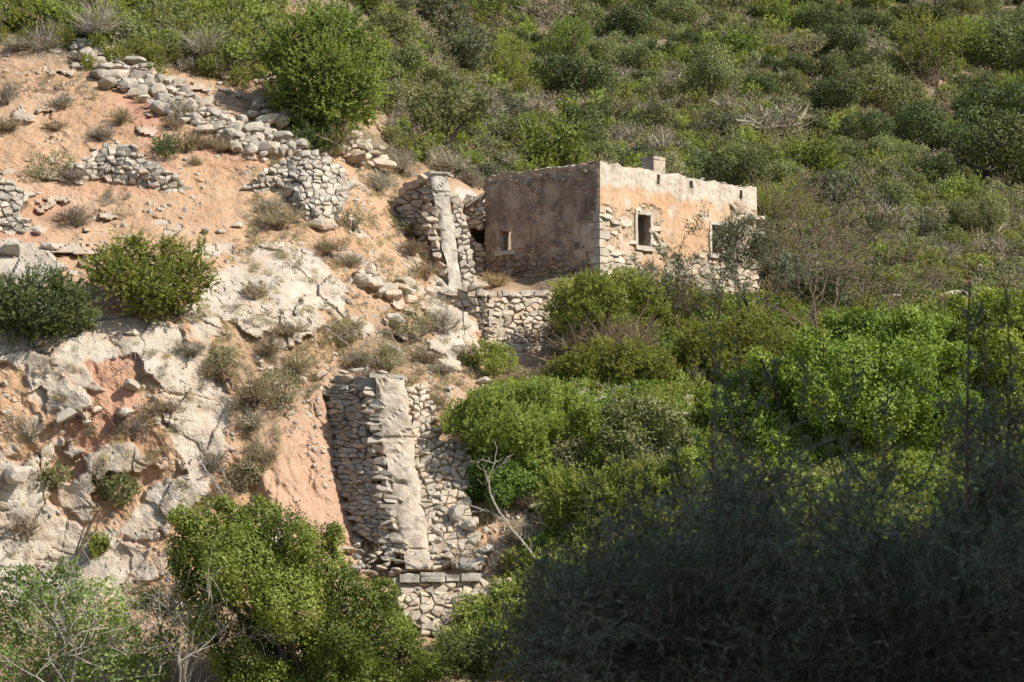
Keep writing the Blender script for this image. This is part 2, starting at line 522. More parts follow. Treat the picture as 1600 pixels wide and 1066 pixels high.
soil = 0.24 * fbm(PB * 0.5, 4, 61) + 0.11 * fbm(PB * np.array([3, 3, 2.]), 5, 62) - 0.16 * np.abs(vnoise(np.stack([PB[..., 0] * 1.3 + PB[..., 2] * .5 + nz, PB[..., 1] * .3, PB[..., 2] * .4], -1), 66)) + 0.018 * fbm(PB * 12, 2, 63)
rill = 0.5 * np.abs(vnoise(np.stack([PB[..., 0] * 2.0 + 0.9 * nz + PB[..., 2] * .35, PB[..., 1] * 0.2, PB[..., 2] * 0.45], -1), 88)) + 0.25 * np.abs(vnoise(np.stack([PB[..., 0] * 5.0 + 0.9 * nzf, PB[..., 1] * 0.2, PB[..., 2] * 1.2], -1), 89)) + 0.10 * fbm(PB * 2.2, 4, 4)
disp = soil * (1 - rock) * (1 - clay) + (rocky + 0.12) * rock + (0.35 * rill * 2 + 0.3) * clay
fade = sstep(-200, -40, VG) * sstep(-500, -60, UG) * sstep(2300, 1700, UG)
DG2 = DG - disp * fade
crack = rock * np.maximum((1 - np.clip((f2 - f1) / 0.03, 0, 1)) * sstep(-0.1, 0.4, fbm(PB * 0.4 + 12, 3, 55)), 0.5 * (1 - np.clip((g2 - g1) / 0.05, 0, 1)) * sstep(0.0, 0.5, nz))
grey = sstep(0.1, 0.6, fbm(PB * 0.6 + 70, 4, 91)) * 0.55

def RKM(u, v):
    return float(rock[min(int(np.searchsorted(vg, v)), len(vg) - 1), min(int(np.searchsorted(ug, u)), len(ug) - 1)])

def TD(u, v):
    """depth of the finished ground along the direction u, v (bilinear)"""
    i = int(np.clip(np.searchsorted(ug, u) - 1, 0, len(ug) - 2))
    j = int(np.clip(np.searchsorted(vg, v) - 1, 0, len(vg) - 2))
    a = min(max((u - ug[i]) / (ug[i + 1] - ug[i]), 0), 1)
    b = min(max((v - vg[j]) / (vg[j + 1] - vg[j]), 0), 1)
    return float(DG2[j, i] * (1 - a) * (1 - b) + DG2[j, i + 1] * a * (1 - b) + DG2[j + 1, i] * (1 - a) * b + DG2[j + 1, i + 1] * a * b)

def G(u, v, lift=0.0):
    return P(u, v, TD(u, v) - lift)

# valley rows below, running back under the camera's own slope
PT = Pn(UG, VG, DG2)
last = PT[-1]
prof = [(110, 0.2), (104, -3), (96, -6), (86, -8.5), (72, -10), (58, -9.5), (44, -7.5), (32, -5), (22, -3.4), (14, -2.6), (6, -2.0), (0, -1.7), (-8, -1.2), (-20, 1), (-45, 6)]
rows = []
for (y, z) in prof:
    r = np.zeros_like(last)
    t = (110 - y) / 155
    r[:, 0] = last[:, 0] * (1 + 0.3 * t)
    r[:, 1] = y + (last[:, 1] - 112) * max(0, 1 - t * 1.5)
    r[:, 2] = z + (last[:, 2] - 1.2) * max(0, 1 - t * 6) + 0.4 * vnoise(np.stack([r[:, 0] * .3, r[:, 1] * .3, r[:, 2] * 0], -1), 3)
    rows.append(r)
PT = np.concatenate([PT, np.array(rows)], 0)
ext = lambda a: np.concatenate([a, np.repeat(a[-1:], len(prof), 0)], 0)
rock, clay, red, litter, crack, grey = [ext(a) for a in (rock, clay, red, litter, crack, grey)]
litter[-len(prof):] = 1; rock[-len(prof):] = 0
nr, nc = PT.shape[:2]
idx = np.arange(nr * nc).reshape(nr, nc)
quads = np.stack([idx[:-1, :-1], idx[1:, :-1], idx[1:, 1:], idx[:-1, 1:]], -1).reshape(-1, 4)
me = np_mesh('hillside', PT.reshape(-1, 3), quads, None, [M['terrain']], attrs=dict(rock=rock, clay=clay, red=red, litter=litter, crack=crack, grey=grey), smooth=False)
hill = link('hillside', me)
tag(hill, 'steep slope of orange earth and pale limestone rising to scrub-covered hills', kind='structure')

# unseen spur added on the sun side to keep the nearest tree in shade
th = np.linspace(0, 2 * math.pi, 49)[:-1]
rr = np.linspace(0, 1, 22)
TH, RR = np.meshgrid(th, rr)
X = 21 + np.cos(TH) * RR * 14.5
Y = 4 + np.sin(TH) * RR * 24
Z = -5 + 31 * (1 - sstep(0.35, 1.0, RR)) + 1.6 * fbm(np.stack([X * .25, Y * .25, RR * 2], -1), 4, 5)
i2 = np.arange(TH.size).reshape(TH.shape)
q2 = np.stack([i2[:-1], np.roll(i2, -1, 1)[:-1], np.roll(i2, -1, 1)[1:], i2[1:]], -1).reshape(-1, 4)
z0 = np.zeros(TH.size)
me = np_mesh('added_shade_spur', np.stack([X, Y, Z], -1).reshape(-1, 3), q2, None, [M['terrain']], attrs=dict(rock=(fbm(np.stack([X, Y, Z], -1) * .3, 3, 8).ravel() > 0.2) * 1.0, clay=z0, red=z0, litter=z0 + 1, crack=z0, grey=z0), smooth=False)
tag(link('added_shade_spur', me), 'unseen rocky spur added beside the viewpoint to shade the near tree', kind='structure')

# ------------------------------------------------------------------ stones
def plane_D(p0, p1, p2):
    """depth as a linear function of u, v through three (u, v, D) points"""
    A = np.array([[p[0], p[1], 1] for p in (p0, p1, p2)], float)
    c = np.linalg.solve(A, np.array([p[2] for p in (p0, p1, p2)], float))
    return lambda u, v: c[0] * u + c[1] * v + c[2]

def quad_D(tl, tr, br, bl):
    def f(u, v):
        # bilinear-ish in u, v from the four corner depths
        t = (v - (tl[1] + tr[1]) / 2) / ((bl[1] + br[1]) / 2 - (tl[1] + tr[1]) / 2)
        ul = tl[0] + (bl[0] - tl[0]) * t
        ur = tr[0] + (br[0] - tr[0]) * t
        s = (u - ul) / (ur - ul)
        return (tl[2] * (1 - s) + tr[2] * s) * (1 - t) + (bl[2] * (1 - s) + br[2] * s) * t
    return f

def clip_half(poly, n, c):
    out = []
    m = len(poly)
    for k in range(m):
        a, b = poly[k], poly[(k + 1) % m]
        da, db = a[0] * n[0] + a[1] * n[1] - c, b[0] * n[0] + b[1] * n[1] - c
        if da <= 0: out.append(a)
        if (da < 0 < db) or (db < 0 < da):
            t = da / (da - db)
            out.append((a[0] + (b[0] - a[0]) * t, a[1] + (b[1] - a[1]) * t))
    return out

def cells(poly, sx, sy, rnd, jit=0.42, drop=0.14, keep=None):
    xs, ys = [p[0] for p in poly], [p[1] for p in poly]
    seeds = []
    y = min(ys) - sy
    r = 0
    while y < max(ys) + sy:
        x = min(xs) - sx * (1 + rnd.random())
        while x < max(xs) + sx:
            if rnd.random() > drop:
                seeds.append((x + rnd.uniform(-jit, jit) * sx * 0.8, y + rnd.uniform(-jit, jit) * sy * 0.75))
            x += sx * rnd.choice((0.55, 0.8, 1.0, 1.25, 1.6))
        y += sy * rnd.choice((0.7, 0.95, 1.0, 1.3))
        r += 1
    S = np.array(seeds)
    asp = sx / sy
    Q = S * np.array([1.0, asp])
    ins = inpoly(S[:, 0], S[:, 1], poly)
    out = []
    for k in np.nonzero(ins)[0]:
        d = Q - Q[k]
        dd = np.hypot(d[:, 0], d[:, 1])
        nb = np.argsort(dd)[1:13]
        w = sx * 1.3
        c = [(-w, -w), (w, -w), (w, w), (-w, w)]
        for j in nb:
            if dd[j] < 1e-6: continue
            n = d[j] / dd[j]
            c = clip_half(c, n, dd[j] / 2)
            if len(c) < 3: break
        if len(c) < 3: continue
        pts = [(S[k, 0] + x, S[k, 1] + y / asp) for x, y in c]
        if keep is not None and not keep(S[k, 0], S[k, 1], rnd): continue
        out.append(pts)
    return out

def surf_normal(Df, u, v):
    e = 3.0
    p = P(u, v, Df(u, v))
    a = P(u + e, v, Df(u + e, v)) - p
    b = P(u, v + e, Df(u, v + e)) - p
    n = b.cross(a).normalized()
    if n.dot(p) > 0: n = -n
    return n

def D_(Df, u, v): return Df(u, v) / F
def stone_geo(pts, Df, rnd, depth, gap, nrm=None, back=0.18):
    # tidy: drop very short edges
    q = []
    for k in range(len(pts)):
        a, b = pts[k], pts[(k + 1) % len(pts)]
        if math.hypot(a[0] - b[0], a[1] - b[1]) > 1.4: q.append(a)
    if len(q) < 4: q = pts
    pts = q
    cx = sum(p[0] for p in pts) / len(pts)
    cy = sum(p[1] for p in pts) / len(pts)
    area = 0.5 * abs(sum(pts[k][0] * pts[(k + 1) % len(pts)][1] - pts[(k + 1) % len(pts)][0] * pts[k][1] for k in range(len(pts))))
    rad = math.sqrt(area / math.pi) + 1e-6
    n = nrm or surf_normal(Df, cx, cy)
    h = depth * rnd.choice((0.45, 0.8, 1.0, 1.3, 1.75)) * rnd.uniform(0.85, 1.15)
    tx, ty = rnd.uniform(-1, 1) * 0.22, rnd.uniform(-0.7, 1) * 0.25
    if rad * D_(Df, cx, cy) > 0.11 and rnd.random() < .5: tx *= .4
    D = Df(cx, cy)
    sc = D / F
    C = P(cx, cy, D)
    m = len(pts)
    vs = []
    def ring(scale, off, jit):
        for (x, y) in pts:
            dx, dy = x - cx, y - cy
            l = math.hypot(dx, dy) + 1e-6
            s = max(0.2, (l - gap) / l) * scale * (1 + rnd.uniform(-jit, jit))
            uu, vv = cx + dx * s, cy + dy * s
            o = off + (tx * dx + ty * dy) * sc * 2 + rnd.uniform(-1, 1) * jit * 0.5 * depth
            vs.append(P(uu, vv, Df(uu, vv)) + n * o - C)
    ring(0.85, -back, 0)
    ring(1.0, h * 0.5, 0.05)
    ring(0.80, h * 0.95, 0.08)
    vs.append(n * h * rnd.uniform(0.85, 1.12))
    qs, ts = [], []
    for k in range(m):
        k2 = (k + 1) % m
        qs.append((k, k2, m + k2, m + k))
        qs.append((m + k, m + k2, 2 * m + k2, 2 * m + k))
        ts.append((2 * m + k, 2 * m + k2, 3 * m))
    return C, vs, qs, ts, area

def masonry(parent, poly, Df, sx, sy, depth=0.10, gap=0.7, mat='stone', seed=1, keep=None, drop=0.14, name='stone', acc=None, nrm=None, back=0.18, jit=0.42):
    rnd = random.Random(seed)
    acc2 = acc if acc is not None else []
    for pts in cells(poly, sx, sy, rnd, jit, drop, keep):
        acc2.append((stone_geo(pts, Df, rnd, depth, gap, nrm, back), mat, name))
    if acc is None:
        put_stones(parent, acc2)
    return acc2

def put_stones(parent, acc, limit=290):
    acc = sorted(acc, key=lambda a: -a[0][4])
    big, rest = acc[:limit], acc[limit:]
    pw = parent_world(parent)
    for (C, vs, qs, ts, area), mat, name in big:
        me = bpy.data.meshes.new(name)
        me.from_pydata([tuple(v) for v in vs], [], qs + ts)
        me.materials.append(M[mat])
        o = bpy.data.objects.new(name, me)
        col.objects.link(o)
        o.parent = parent
        o.location = C - pw
    bymat = {}
    for (C, vs, qs, ts, area), mat, name in rest:
        bymat.setdefault(mat, Geo()).add([C + v for v in vs], qs, ts)
    for mat, g in bymat.items():
        o = g.build('small_stones', M[mat], parent, pw)
        o['kind'] = 'stuff'

def core(parent, poly, Df, thick=0.6, mat='mortar', front=0.06, name='core', inset=5.0):
    """solid body behind a stone face"""
    import bmesh
    n = len(poly)
    cx = sum(p[0] for p in poly) / n; cy = sum(p[1] for p in poly) / n
    poly = [(cx + (x - cx) * max(.5, 1 - inset / (math.hypot(x - cx, y - cy) + 1e-6)), cy + (y - cy) * max(.5, 1 - inset / (math.hypot(x - cx, y - cy) + 1e-6))) for x, y in poly]
    # subdivide the outline a little so that it follows the ground
    pts = []
    for k in range(n):
        a, b = poly[k], poly[(k + 1) % n]
        L = math.hypot(a[0] - b[0], a[1] - b[1])
        m = max(1, int(L / 25))
        for i in range(m):
            t = i / m
            pts.append((a[0] + (b[0] - a[0]) * t, a[1] + (b[1] - a[1]) * t))
    bm = bmesh.new()
    pw = parent_world(parent)
    fr = [bm.verts.new(P(x, y, Df(x, y) + front) - pw) for x, y in pts]
    bk = [bm.verts.new(P(x, y, Df(x, y) + front) + Vector((0, thick, -thick * 0.15)) - pw) for x, y in pts]
    bm.faces.new(fr)
    bm.faces.new(list(reversed(bk)))
    m = len(pts)
    for k in range(m):
        bm.faces.new((fr[k], bk[k], bk[(k + 1) % m], fr[(k + 1) % m]))
    bmesh.ops.triangulate(bm, faces=bm.faces)
    bmesh.ops.recalc_face_normals(bm, faces=bm.faces)
    me = bpy.data.meshes.new(name)
    bm.to_mesh(me); bm.free()
    me.materials.append(M[mat])
    o = bpy.data.objects.new(name, me)
    col.objects.link(o)
    o.parent = parent
    return o

# boulder variants
import bmesh as _bm
BOULD = {}
def boulder_mesh(k, mat, sub=2):
    key = (k, mat, sub)
    if key in BOULD: return BOULD[key]
    bm = _bm.new()
    _bm.ops.create_icosphere(bm, subdivisions=sub, radius=1.0)
    V = np.array([v.co[:] for v in bm.verts])
    r2 = np.random.default_rng(k + 100)
    for _ in range(15):   # cut flat faces
        n = r2.normal(size=3); n /= np.linalg.norm(n)
        c = r2.uniform(0.42, 0.8)
        d = V @ n - c
        V = V - np.outer(np.maximum(d, 0), n) * 0.92
    V = V * (1 + 0.05 * vnoise(V * 3 + k * 7, k))[:, None]
    V = V * np.array([1.15, 0.9, 0.75])
    for v, c in zip(bm.verts, V): v.co = c
    me = bpy.data.meshes.new('boulder')
    bm.to_mesh(me); bm.free()
    me.materials.append(M[mat])
    BOULD[key] = me
    return me

def boulder(u, v, w, h=None, mat='stone_cliff', parent=None, name='boulder', sink=0.25, label=None, group=None, cat='boulder', D=None, k=None):
    k = random.randrange(10) if k is None else k
    D = TD(u, v) if D is None else D
    sc = D / F
    h = h or w * 0.7
    me = boulder_mesh(k, mat)
    o = bpy.data.objects.new(name, me)
    col.objects.link(o)
    p = P(u, v, D - w * sc * 0.25)
    if parent:
        o.parent = parent
        p = p - parent_world(parent)
    o.location = p
    o.scale = (w * sc * 0.46, w * sc * 0.45, h * sc * 0.62)
    o.rotation_euler = (random.uniform(-.3, .3), random.uniform(-.35, .35), random.uniform(-.8, .8))
    if not parent: tag(o, label, cat, group)
    return o
#--PART2
# ================================================================== the ruined stone house
TH_ = R(41)
HA = Vector((math.sin(TH_), math.cos(TH_), 0))      # along the sunlit front
HB = Vector((-math.cos(TH_), math.sin(TH_), 0))     # along the shaded end wall
NF, NE = -HB, -HA
ZV = Vector((0, 0, 1))
HO = P(937, 253, 140.0)
def _len(dirv, utarget):
    lo, hi = 0.5, 20
    for _ in range(50):
        m = (lo + hi) / 2
        uu = proj(HO + dirv * m)[0]
        if (uu < utarget) == (dirv.x > 0): lo = m
        else: hi = m
    return lo
HL, HM = _len(HA, 1182), _len(HB, 758)
HH, HT = 7.0, 0.45

def mat_plaster():
    m, nt, b = newmat('ochre_and_white_plaster', 0.93)
    pos = geopos(nt)
    n1 = noise(nt, pos, 1.2, 8, 0.7)
    n2 = noise(nt, pos, 7, 7, 0.7)
    och = ramp(nt, n1, [(0.3, (0.45, 0.275, 0.16)), (0.5, (0.54, 0.36, 0.225)), (0.7, (0.60, 0.45, 0.32))])
    och = mix(nt, ramp(nt, n2, [(0.54, 0.0), (0.70, 0.7)]), och, (0.62, 0.53, 0.42))
    wh = ramp(nt, n2, [(0.3, (0.36, 0.32, 0.26)), (0.5, (0.54, 0.49, 0.41)), (0.7, (0.64, 0.59, 0.51))])
    c = mix(nt, attr(nt, 'white'), och, wh)
    stv = N(nt, 'ShaderNodeMapping')
    stv.inputs['Scale'].default_value = (1, 1, 0.18)
    nt.links.new(pos, stv.inputs['Vector'])
    streak = ramp(nt, noise(nt, stv.outputs[0], 2.2, 6, 0.7), [(0.5, 0.0), (0.66, 0.6)])
    c = mix(nt, streak, c, (0.27, 0.22, 0.17))
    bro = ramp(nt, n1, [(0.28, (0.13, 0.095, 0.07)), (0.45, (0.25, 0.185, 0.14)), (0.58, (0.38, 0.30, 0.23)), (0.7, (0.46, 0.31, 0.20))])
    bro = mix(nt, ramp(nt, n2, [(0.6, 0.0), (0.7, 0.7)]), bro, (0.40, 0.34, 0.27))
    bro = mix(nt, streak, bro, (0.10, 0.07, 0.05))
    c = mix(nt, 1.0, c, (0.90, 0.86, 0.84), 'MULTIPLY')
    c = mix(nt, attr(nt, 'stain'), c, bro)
    c = mix(nt, attr(nt, 'bare'), c, ramp(nt, n2, [(0.35, (0.22, 0.15, 0.09)), (0.6, (0.46, 0.36, 0.26))]))
    c = mix(nt, attr(nt, 'grime'), c, (0.15, 0.125, 0.10))
    nt.links.new(c, b.inputs['Base Color'])
    bump(nt, b, n2, 0.8, 0.05)
    return m
M['plaster'] = mat_plaster()

def hsz(u, v, d, n, off=0.0):
    """(distance along wall, depth below the wall top) where the line of sight u, v meets the wall plane"""
    D = ray_plane_D(u, v, HO + n * off, n)
    p = P(u, v, D) - HO
    return p.dot(d), -p.z

BAND = ([900, 937, 1000, 1030, 1075, 1155, 1182, 1300], [292, 292, 296, 300, 312, 322, 330, 340])
PL_F = [(930,240),(1200,285),(1200,330),(1142,326),(1132,350),(1106,352),(1106,394),(1078,398),(1056,415),(1042,408),(1032,380),(1028,328),(985,324),(968,338),(956,322),(930,322)]
PL_F2 = [(1000,402),(1034,396),(1040,440),(1030,470),(1005,440)]
PL_E = [(750,262),(950,240),(950,402),(900,404),(862,394),(812,388),(808,402),(772,402),(750,392)]
def facade_masks(u, v, wp):
    n_ = fbm(wp * 1.6, 5, 6); n2_ = fbm(wp * 6, 4, 16)
    pl = np.maximum(polyd(u, v, PL_F), polyd(u, v, PL_F2)) + n_ * 9 + n2_ * 3
    pl = np.maximum(pl, 4 * sstep(.3, .6, n_) * (v < 400) - 1)
    pl = sstep(-1.0, 2.0, pl)
    white = sstep(-4, 4, np.interp(u, *BAND) - v + n_ * 7 + n2_ * 3)
    white = np.maximum(white, 0.8 * sstep(0.45, 0.75, n_))
    grime = np.zeros_like(u)
    for gu, g0, g1, w in ((955, 256, 275, 3), (1027, 285, 300, 4), (1078, 292, 306, 4), (1156, 306, 322, 4)):
        grime = np.maximum(grime, 0.75 * np.exp(-((u - gu) / w) ** 2) * sstep(g1 + 4, g0, v) * sstep(g0 - 5, g0, v))
    return pl, white, np.zeros_like(u), grime, n2_
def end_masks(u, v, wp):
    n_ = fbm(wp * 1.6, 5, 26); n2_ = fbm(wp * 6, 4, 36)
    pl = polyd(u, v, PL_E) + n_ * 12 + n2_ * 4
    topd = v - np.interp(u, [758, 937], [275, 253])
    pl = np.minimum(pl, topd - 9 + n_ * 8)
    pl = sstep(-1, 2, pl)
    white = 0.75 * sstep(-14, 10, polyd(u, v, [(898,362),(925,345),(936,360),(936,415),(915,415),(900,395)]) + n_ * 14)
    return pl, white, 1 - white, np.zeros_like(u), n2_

def wall(name, o, d, n, L, H, T, holes, parent, maskf, step=0.08, ends=(True, True), top_rough=0.07):
    ss = sorted(set([round(x, 4) for x in np.linspace(0, L, int(L / step))] + [h[0] for h in holes] + [h[1] for h in holes]))
    zs = sorted(set([round(x, 4) for x in np.linspace(0, H, int(H / step))] + [h[2] for h in holes] + [h[3] for h in holes]))
    S, Z = np.meshgrid(ss, zs)
    d_, n_ = np.array(d[:]), np.array(n[:])
    base = np.array(o[:]) + S[..., None] * d_ - Z[..., None] * np.array([0, 0, 1.0])
    topn = top_rough * (fbm(np.stack([S * 2.3, Z * 0, S * 0 + o.x], -1), 4, 3) - 0.2)
    base[..., 2] += topn * np.exp(-Z * 8)
    Dp = base[..., 1] * CP + base[..., 2] * SP
    up = -base[..., 1] * SP + base[..., 2] * CP
    U, V = 800 + base[..., 0] / Dp * F, 533 - up / Dp * F
    if maskf:
        pl, white, stain, grime, nf = maskf(U, V, base)
    else:
        pl = np.ones_like(U); white = 0.5 * pl; stain = 0.35 * pl; grime = 0 * pl; nf = fbm(base * 3, 4, 9)
    rel = 0.05 * pl + 0.018 * nf + 0.02 * fbm(base * 1.1, 2, 4)
    if maskf:
        w1, w2, wi, _o = worley(base * np.array([4.2, 4.2, 6.5]), 44)
        rel += (0.028 * (wi - .5) + 0.03 * (0.5 - w1)) * pl * (0.35 + 0.65 * stain)
    rel *= np.minimum(1, np.minimum(S / 0.12, (L - S) / 0.12)).clip(0.15, 1)
    front = base + rel[..., None] * n_
    back = base - T * n_
    nr_, nc_ = S.shape
    k = nr_ * nc_
    ix = np.arange(k).reshape(nr_, nc_)
    solid = np.ones((nr_ - 1, nc_ - 1), bool)
    sm = (np.array(ss)[:-1] + np.array(ss)[1:]) / 2
    zm = (np.array(zs)[:-1] + np.array(zs)[1:]) / 2
    for (a, b_, c, e) in holes:
        solid &= ~((sm > a) & (sm < b_) & ((zm > c) & (zm < e))[:, None])
    q = []
    a_, b2, c2, d2 = ix[:-1, :-1], ix[:-1, 1:], ix[1:, 1:], ix[1:, :-1]
    q.append(np.stack([a_, d2, c2, b2], -1)[solid])
    q.append(np.stack([a_, b2, c2, d2], -1)[solid] + k)
    pad = np.zeros((nr_ + 1, nc_ + 1), bool)
    pad[1:-1, 1:-1] = solid
    # border edges
    ext_ = []
    for j in range(nr_ - 1):
        for i in range(nc_):
            l, r_ = pad[j + 1, i], pad[j + 1, i + 1]
            if l != r_:
                if i == 0 and not ends[0]: continue
                if i == nc_ - 1 and not ends[1]: continue
                ext_.append((ix[j, i], ix[j + 1, i], ix[j + 1, i] + k, ix[j, i] + k))
    for j in range(nr_):
        for i in range(nc_ - 1):
            if pad[j, i + 1] != pad[j + 1, i + 1]:
                ext_.append((ix[j, i], ix[j, i + 1], ix[j, i + 1] + k, ix[j, i] + k))
    q.append(np.array(ext_))
    q = np.concatenate(q)
    pw = np.array(parent_world(parent)[:])
    VV = np.concatenate([front.reshape(-1, 3), back.reshape(-1, 3)]) - pw
    cat2 = lambda f, b: np.concatenate([f.ravel(), np.full(k, b)])
    me = np_mesh(name, VV, q, None, [M['plaster']], attrs=dict(white=cat2(white, .5), stain=cat2(stain, .3), bare=cat2(1 - pl, .3), grime=cat2(grime, 0)))
    ob = bpy.data.objects.new(name, me)
    col.objects.link(ob)
    ob.parent = parent
    return ob

base_pt = HO - ZV * 4.3
house = empty('stone_house', base_pt, 'roofless stone house with peeling ochre plaster and a white top band, above the retaining wall', 'house')

def hole(d, n, u0, u1, v0, v1):
    um, vm = (u0 + u1) / 2, (v0 + v1) / 2
    return (round(hsz(u0, vm, d, n)[0], 3), round(hsz(u1, vm, d, n)[0], 3), round(hsz(um, v0, d, n)[1], 3), round(hsz(um, v1, d, n)[1], 3))
W1 = hole(HA, NF, 994.5, 1014.5, 336, 385)
W2 = hole(HA, NF, 1110.5, 1126.5, 352, 397)
WS = [hole(HA, NF, a, b, c, d) for a, b, c, d in ((1025, 1029.5, 273, 288), (1075.5, 1081, 282, 294), (1153, 1158, 297, 311))]
w3 = hole(HB, NE, 783, 800, 361, 392)
W3 = (min(w3[0], w3[1]), max(w3[0], w3[1]), w3[2], w3[3])
wall('front_wall', HO, HA, NF, HL, HH, HT, [W1, W2] + WS, house, facade_masks, ends=(False, True))
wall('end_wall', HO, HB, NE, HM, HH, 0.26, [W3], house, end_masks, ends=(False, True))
wall('rear_wall', HO + HB * HM, HA, -NF, HL, HH, HT, [(5.2, 6.2, 1.8, 3.2)], house, None, 0.15, (True, True))
wall('far_end_wall', HO + HA * HL, HB, -NE, HM, HH, HT, [], house, None, 0.15, (True, True))
g = Geo()
g.box(HO + HA * 2.9 + HB * 0.46 - ZV * 0.95, HA * (HL - 3.4), HB * (HM - 0.93), ZV * 0.22)
g.build('roof_slab', M['chute'], house, parent_world(house))

# openings: stone surround, sill, weathered timber
def window_parts(hl, o, d, n, fw=0.13, fl=0.14, fs=0.17, shut=True, proud=0.075):
    s0, s1, z0, z1 = hl
    c = o + d * s0 - ZV * z1
    w = empty('window', c, parent=None)
    w.parent = house; w.location = c - parent_world(house)
    pw = c
    def bar(a0, a1, b0, b1, t0, t1, nm, mt):
        gg = Geo()
        # bar with slightly worn, uneven edges
        m = 7
        vs, qs = [], []
        long_z = (b1 - b0) > (a1 - a0)
        for k in range(m):
            t = k / (m - 1)
            jj = [random.uniform(-.012, .012) for _ in range(4)]
            for e, (x, y) in enumerate(((0, 0), (1, 0), (1, 1), (0, 1))):
                if long_z:
                    ss_, zz = (a0 + (a1 - a0) * x), b0 + (b1 - b0) * t
                    ss_ += jj[e]
                else:
                    ss_, zz = a0 + (a1 - a0) * t, b0 + (b1 - b0) * x
                    zz += jj[e]
                vs.append(o + d * ss_ - ZV * zz + n * (t0 + (t1 - t0) * y + jj[e] * 0.5))
        for k in range(m - 1):
            for e in range(4):
                e2 = (e + 1) % 4
                qs.append((k * 4 + e, k * 4 + e2, k * 4 + 4 + e2, k * 4 + 4 + e))
        qs.append((0, 1, 2, 3)); qs.append(tuple((m - 1) * 4 + e for e in (3, 2, 1, 0)))
        gg.add(vs, qs)
        return gg.build(nm, mt, w, pw)
    bar(s0 - fw, s0 - 0.002, z0, z1, -0.12, proud, 'jamb', M['frame'])
    bar(s1 + 0.002, s1 + fw, z0, z1, -0.12, proud, 'jamb', M['frame'])
    bar(s0 - fw, s1 + fw, z0 - fl, z0 - 0.002, -0.12, proud + 0.006, 'lintel', M['frame'])
    bar(s0 - fw - 0.05, s1 + fw + 0.05, z1 + 0.002, z1 + fs, -0.12, proud + 0.07, 'sill', M['frame'])
    if shut:
        bar(s0, s0 + 0.05, z0, z1, -0.30, -0.22, 'timber_frame', M['wood'])
        bar(s1 - 0.05, s1, z0, z1, -0.30, -0.22, 'timber_frame', M['wood'])
        bar(s0, s1, z0, z0 + 0.05, -0.31, -0.225, 'timber_frame', M['wood'])
        mid = (s0 + s1) / 2
        bar(mid - 0.02, mid + 0.03, z0 + .05, z1, -0.28, -0.24, 'mullion', M['wood'])
        # a leaf of the shutter hanging open inside
        for kk in range(3):
            a = s1 - 0.05 - kk * 0.003
            gg = Geo()
            gg.box(o + d * (a) - ZV * z1 - n * (0.32 + kk * 0.115), -d * 0.03, -n * 0.10, ZV * (z1 - z0 - 0.04 * kk))
            gg.build('shutter_board', M['wood'], w, pw)
    return w
window_parts(W1, HO, HA, NF)
window_parts(W2, HO, HA, NF)
w3o = window_parts(W3, HO, HB, NE, 0.15, 0.13, 0.16, False, 0.055)
gg = Geo()
gg.box(HO + HB * (W3[1] - 0.16) - ZV * W3[3] - NE * 0.24, HB * 0.155, NE * 0.05, ZV * (W3[3] - W3[2]))
gg.build('timber_panel', M['wood'], w3o, parent_world(w3o))

# exposed masonry, one stone at a time
acc = []
fD = lambda u, v: ray_plane_D(u, v, HO + NF * 0.0, NF)
eD = lambda u, v: ray_plane_D(u, v, HO + NE * 0.0, NE)
def keep_f(u, v, rnd):
    if u < 944: return False
    if 985 < u < 1023 and 326 < v < 397: return False
    if 1103 < u < 1132 and 345 < v < 402: return False
    wp = np.array([[*P(u, v, fD(u, v))]])
    pl = facade_masks(np.array([u]), np.array([v]), wp)[0][0]
    return pl < 0.5 or (v > 300 and rnd.random() < 0.06 and u < 1000)
def keep_e(u, v, rnd):
    if 771 < u < 812 and 350 < v < 402: return False
    if u > 926 or v < np.interp(u, [758, 937], [284, 263]): return False
    wp = np.array([[*P(u, v, eD(u, v))]])
    pl = end_masks(np.array([u]), np.array([v]), wp)[0][0]
    return pl < 0.5 or rnd.random() < 0.42
masonry(house, [(938,262),(1181,298),(1181,500),(938,470)], fD, 10, 7, 0.07, 0.5, 'stone_warm', 21, keep_f, 0.2, acc=acc, nrm=NF, back=0.08)
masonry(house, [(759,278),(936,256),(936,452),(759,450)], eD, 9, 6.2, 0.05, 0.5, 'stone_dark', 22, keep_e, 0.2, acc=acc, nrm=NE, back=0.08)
put_stones(house, acc, 280)
# quoins up the corner: big squared blocks
z = 1.55
kq = 0
while z < 4.7:
    h = random.uniform(0.22, 0.34)
    gg = Geo()
    la, lb = (0.55, 0.32) if kq % 2 else (0.33, 0.5)
    j = [random.uniform(-0.015, 0.015) for _ in range(4)]
    gg.box(HO - ZV * (z + h - 0.015) + NF * (0.06 + j[0]) + NE * (0.06 + j[1]), HA * (la + j[2]), HB * (lb + j[3]), ZV * (h - 0.03))
    gg.build('corner_stone', M['stone_cliff'], house, parent_world(house))
    z += h; kq += 1
# coping of loose flat stones along the wall heads
for (d, n, L, cnt, mt) in ((HB, NE, HM, 23, 'stone'), (HA, NF, HL, 30, 'stone_cliff')):
    s = 0.05
    while s < L - 0.2:
        w = random.uniform(0.18, 0.42)
        if random.random() < (0.9 if d is HB else 0.45):
            ob = bpy.data.objects.new('coping_stone', boulder_mesh(random.randrange(10), mt))
            col.objects.link(ob)
            ob.parent = house
            ob.location = HO + d * (s + w / 2) - n * random.uniform(0.08, 0.2) + ZV * random.uniform(-0.01, 0.03) - base_pt
            ob.scale = (w * 0.5, 0.18, random.uniform(0.05, 0.09))
            ob.rotation_euler = (random.uniform(-.1, .1), random.uniform(-.1, .1), math.atan2(d.y, d.x) + random.uniform(-.15, .15))
        s += w
